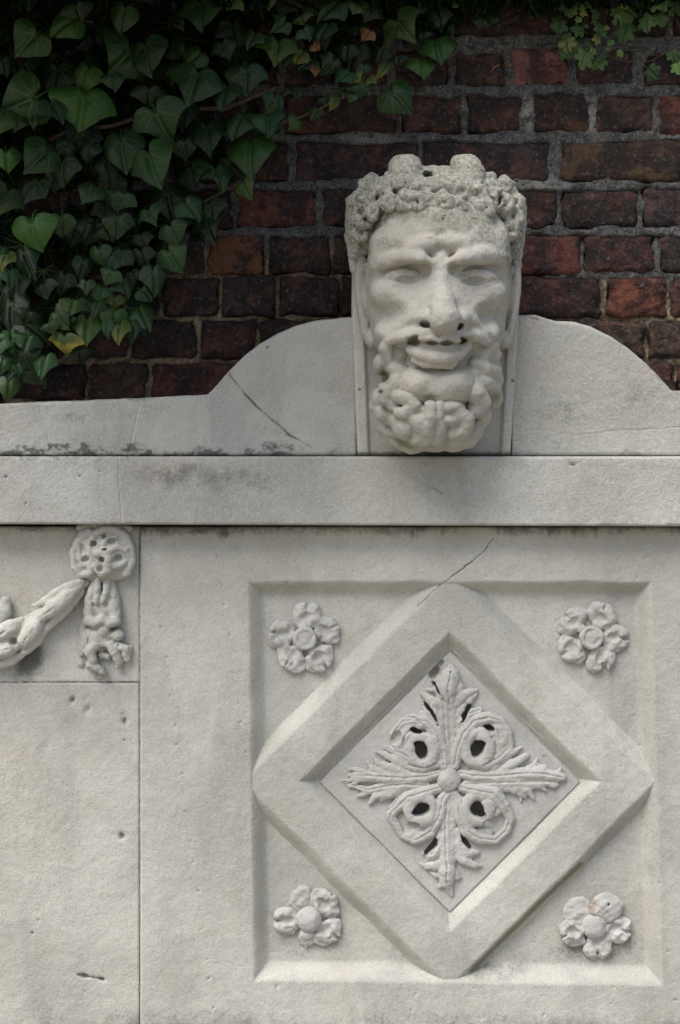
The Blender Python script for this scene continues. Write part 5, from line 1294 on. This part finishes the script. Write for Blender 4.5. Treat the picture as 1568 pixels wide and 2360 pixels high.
def top_gen():
    out = []
    for i in range(4200):
        x = rl.uniform(LEFT, RIGHT) ; x = LEFT + (x - LEFT) * rl.uniform(.55, 1)
        t = rl.random()
        y = -60 - np.interp(x, [700, 1100], [720, 380]) * t
        dmin = BY - .02 - (.16 + .75 * math.sin(min(t * 1.8, 1) * 1.57)) * np.interp(x, [-400, 400, 900, 1900], [1, .8, .22, .10])  # unseen bulge, shaped for the shade it throws on the upper left
        d_ = rl.uniform(dmin, BY - .02)
        w = rl.uniform(70, 130); a = rl.gauss(0, .6)
        out.append(leaf_matrix((x, y), (x + math.sin(a) * w, y + math.cos(a) * w), w, d_))
    return out
for nm, g in (('leaf_mass', back_gen), ('shading_overhang_leaves', top_gen)):
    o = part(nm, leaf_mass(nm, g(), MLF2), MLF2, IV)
    o.color = (.003, .008, .0025, 1); o['kind'] = 'stuff'  # near-black tint puts the deep shade of the ivy's gaps into the colour

def tube(name, pts, mat, parent, ns=6):
    """pts (px,py,y,r)"""
    P = [Vector(at(a, b, c)) for a, b, c, _ in pts]; rr = [p[3] for p in pts]
    V, F = [], []
    for i, p in enumerate(P):
        d_ = (P[min(i + 1, len(P) - 1)] - P[max(i - 1, 0)]).normalized()
        s1 = d_.cross(Vector((0, 1, 0.01))).normalized(); s2 = d_.cross(s1)
        for q in range(ns):
            an = 2 * math.pi * q / ns
            V.append(p + rr[i] * (math.cos(an) * s1 + math.sin(an) * s2))
    for i in range(len(P) - 1):
        for q in range(ns):
            F.append((i * ns + q, i * ns + (q + 1) % ns, (i + 1) * ns + (q + 1) % ns, (i + 1) * ns + q))
    return part(name, mk_mesh(name, [tuple(v) for v in V], F, True), mat, parent)
yb = BY - .012
tube('stem', [(560, 305, yb, .004), (620, 296, yb, .0036), (648, 284, yb, .0034), (690, 270, yb, .0032), (735, 252, yb, .0028), (765, 234, yb, .0026), (800, 222, yb, .0024), (830, 195, yb, .002), (850, 160, yb, .002)], MSTEM, IV)
tube('stem', [(-20, 745, .13, .003), (0, 735, .13, .003), (20, 728, .13, .0034), (38, 712, .13, .003), (46, 690, .13, .003), (52, 668, .14, .003), (70, 620, .15, .003), (110, 540, .16, .003)], MSTEM, IV)
tube('stem', [(470, 905 - 440, yb, .003), (520, 437, yb, .0028), (545, 425, yb, .0026), (580, 380, yb, .0026), (600, 330, yb, .003), (620, 296, yb, .003)], MSTEM, IV)
tube('stem', [(100, 330, .15, .004), (160, 300, .15, .004), (260, 290, .15, .004), (380, 250, .15, .004), (520, 250, .16, .004), (640, 200, .17, .003)], MSTEM, IV)
tube('stalk', [(891, 210, yb - .01, .0012), (893, 190, yb, .0012), (897, 170, yb, .0012)], MTHIN, IV)

# ------------------------------------------------------------------ small creeper at the upper right
TP = thing('wall_creeper', at(1400, 170, BY), 'small light green creeping plant rooted in the brick wall at upper right', 'creeper')
lob = []
for a0 in (-150, -95, -45, 0):
    pass
def toad(seed):
    r_ = random.Random(seed)
    pts = [(0, 0)]
    for ang, rad in ((-160, .40), (-135, .52), (-112, .50), (-98, .36), (-78, .54), (-56, .56), (-38, .40), (-18, .56), (0, .60)):
        a = R(90 + ang) ; rad *= r_.uniform(.93, 1.07)
        pts.append((abs(math.cos(R(ang + 90)) * 0) + rad * math.sin(R(-ang)), .38 + rad * math.cos(R(ang))))
    pts[-1] = (0, pts[-1][1])
    return pts
TM = {'T': [leaf_mesh('creeper_leaf_' + n_, toad(s_), toad(s_ + 9), f_, .06, .1, s_, MTF, 5) for n_, s_, f_ in (('round', 1, .1), ('cupped', 2, .3), ('flat', 3, .02))]}
GREEN.update({'t': (.085, .175, .045), 'tl': (.135, .235, .065), 'ty': (.20, .24, .08), 'td': (.05, .11, .035)})
Z5 = [(690, 75, 70, 't'), (740, 85, 75, 'tl'), (905, 60, 72, 'tl'), (640, 200, 105, 'td'), (785, 235, 85, 't'), (830, 105, 45, 'ty'), (790, 150, 42, 'tl'), (915, 110, 65, 'td'), (910, 165, 38, 't'), (700, 280, 60, 'td'), (700, 345, 95, 'ty'), (745, 365, 85, 't'), (690, 410, 80, 't'), (830, 455, 120, 'tl'), (940, 480, 95, 't'), (900, 390, 45, 'ty'), (935, 305, 60, 'ty'), (950, 230, 75, 't'), (980, 255, 50, 't'), (875, 335, 50, 'td'),
      (1035, 330, 42, 't'), (1010, 375, 26, 'tl'), (1108, 408, 46, 'tl'), (1080, 95, 72, 'tl'), (1170, 90, 115, 't'), (1150, 150, 120, 'tl'), (1140, 255, 120, 't'), (1185, 220, 60, 'td'), (1305, 185, 100, 't'), (1410, 150, 100, 'tl'), (1300, 20, 62, 'tl'), (1440, 20, 105, 't'), (1370, 30, 95, 't'), (1350, 560, 90, 'td'), (1510, 430, 80, 't'), (1545, 520, 80, 'tl'), (1500, 100, 40, 't'), (1305, 125, 50, 'tl'), (1140, 45, 45, 'ty'), (750, 15, 80, 't'), (870, 5, 60, 'tl'), (1070, 170, 34, 't'), (970, 425, 50, 'td'), (1240, 15, 60, 'td'), (1540, 60, 90, 'td'),
      (1005, 215, 34, 'ty'), (850, 200, 30, 'td'), (1480, 10, 70, 't'), (1560, 20, 90, 't'), (1555, 450, 60, 'td'), (660, 340, 40, 'ty'), (820, 60, 40, 't'), (1000, 90, 36, 'td')]
for (x, y, w, cl) in Z5:
    px, py = 1094.5 + .302 * x, .302 * y
    ws = w * .302 * 1.32
    a = rl.gauss(0, .6)
    d_ = BY - rl.uniform(.02, .045)
    bx, by = px - math.sin(a) * ws * .42, py - math.cos(a) * ws * .42
    leaf((bx, by), (bx + math.sin(a) * ws * .95, by + math.cos(a) * ws * .95), ws, 'T', cl, d_, {'ty': .8}.get(cl, 1.0), tilt=rl.uniform(.0, .45), parent=TP, mats=TM)
for i in range(26):
    x0, y0 = 1094.5 + .302 * rl.uniform(640, 1250), .302 * rl.uniform(-40, 200)
    x1, y1 = x0 + rl.uniform(-40, 40), y0 + rl.uniform(20, 70)
    mx, my = (x0 + x1) / 2 + rl.uniform(-12, 12), (y0 + y1) / 2 + rl.uniform(-6, 14)
    d0 = BY - rl.uniform(.008, .03)
    pts = [((1 - t) ** 2 * x0 + 2 * t * (1 - t) * mx + t * t * x1, (1 - t) ** 2 * y0 + 2 * t * (1 - t) * my + t * t * y1, d0, .0006) for t in np.linspace(0, 1, 8)]
    tube('stem', pts, MTHIN, TP, 4)
for q in ([(930, 370), (1020, 425), (1120, 460), (1230, 475), (1340, 465), (1430, 420), (1570, 330)], [(1500, 90), (1540, 150), (1568, 230)], [(1250, 420), (1400, 420), (1560, 385)]):
    tube('stem', [(1094.5 + .302 * a, .302 * b, BY - .012, .0007) for a, b in q], MTHIN, TP, 4)
# dry conifer needles caught on the bricks
for i, (q, lb) in enumerate((([(1133, 166), (1138, 157), (1150, 149)], 'long orange dry needle lying on a dark brick above the mask'), ([(1170, 153), (1175, 151), (1181, 148)], 'short orange dry needle beside the pinkish red brick'))):
    t = tube('dry_needle', [(a, b, BY - .006, .0012) for a, b in q], MNEED, None, 5)
    tag(t, lb, 'needle', 'dry needles on the brick wall')
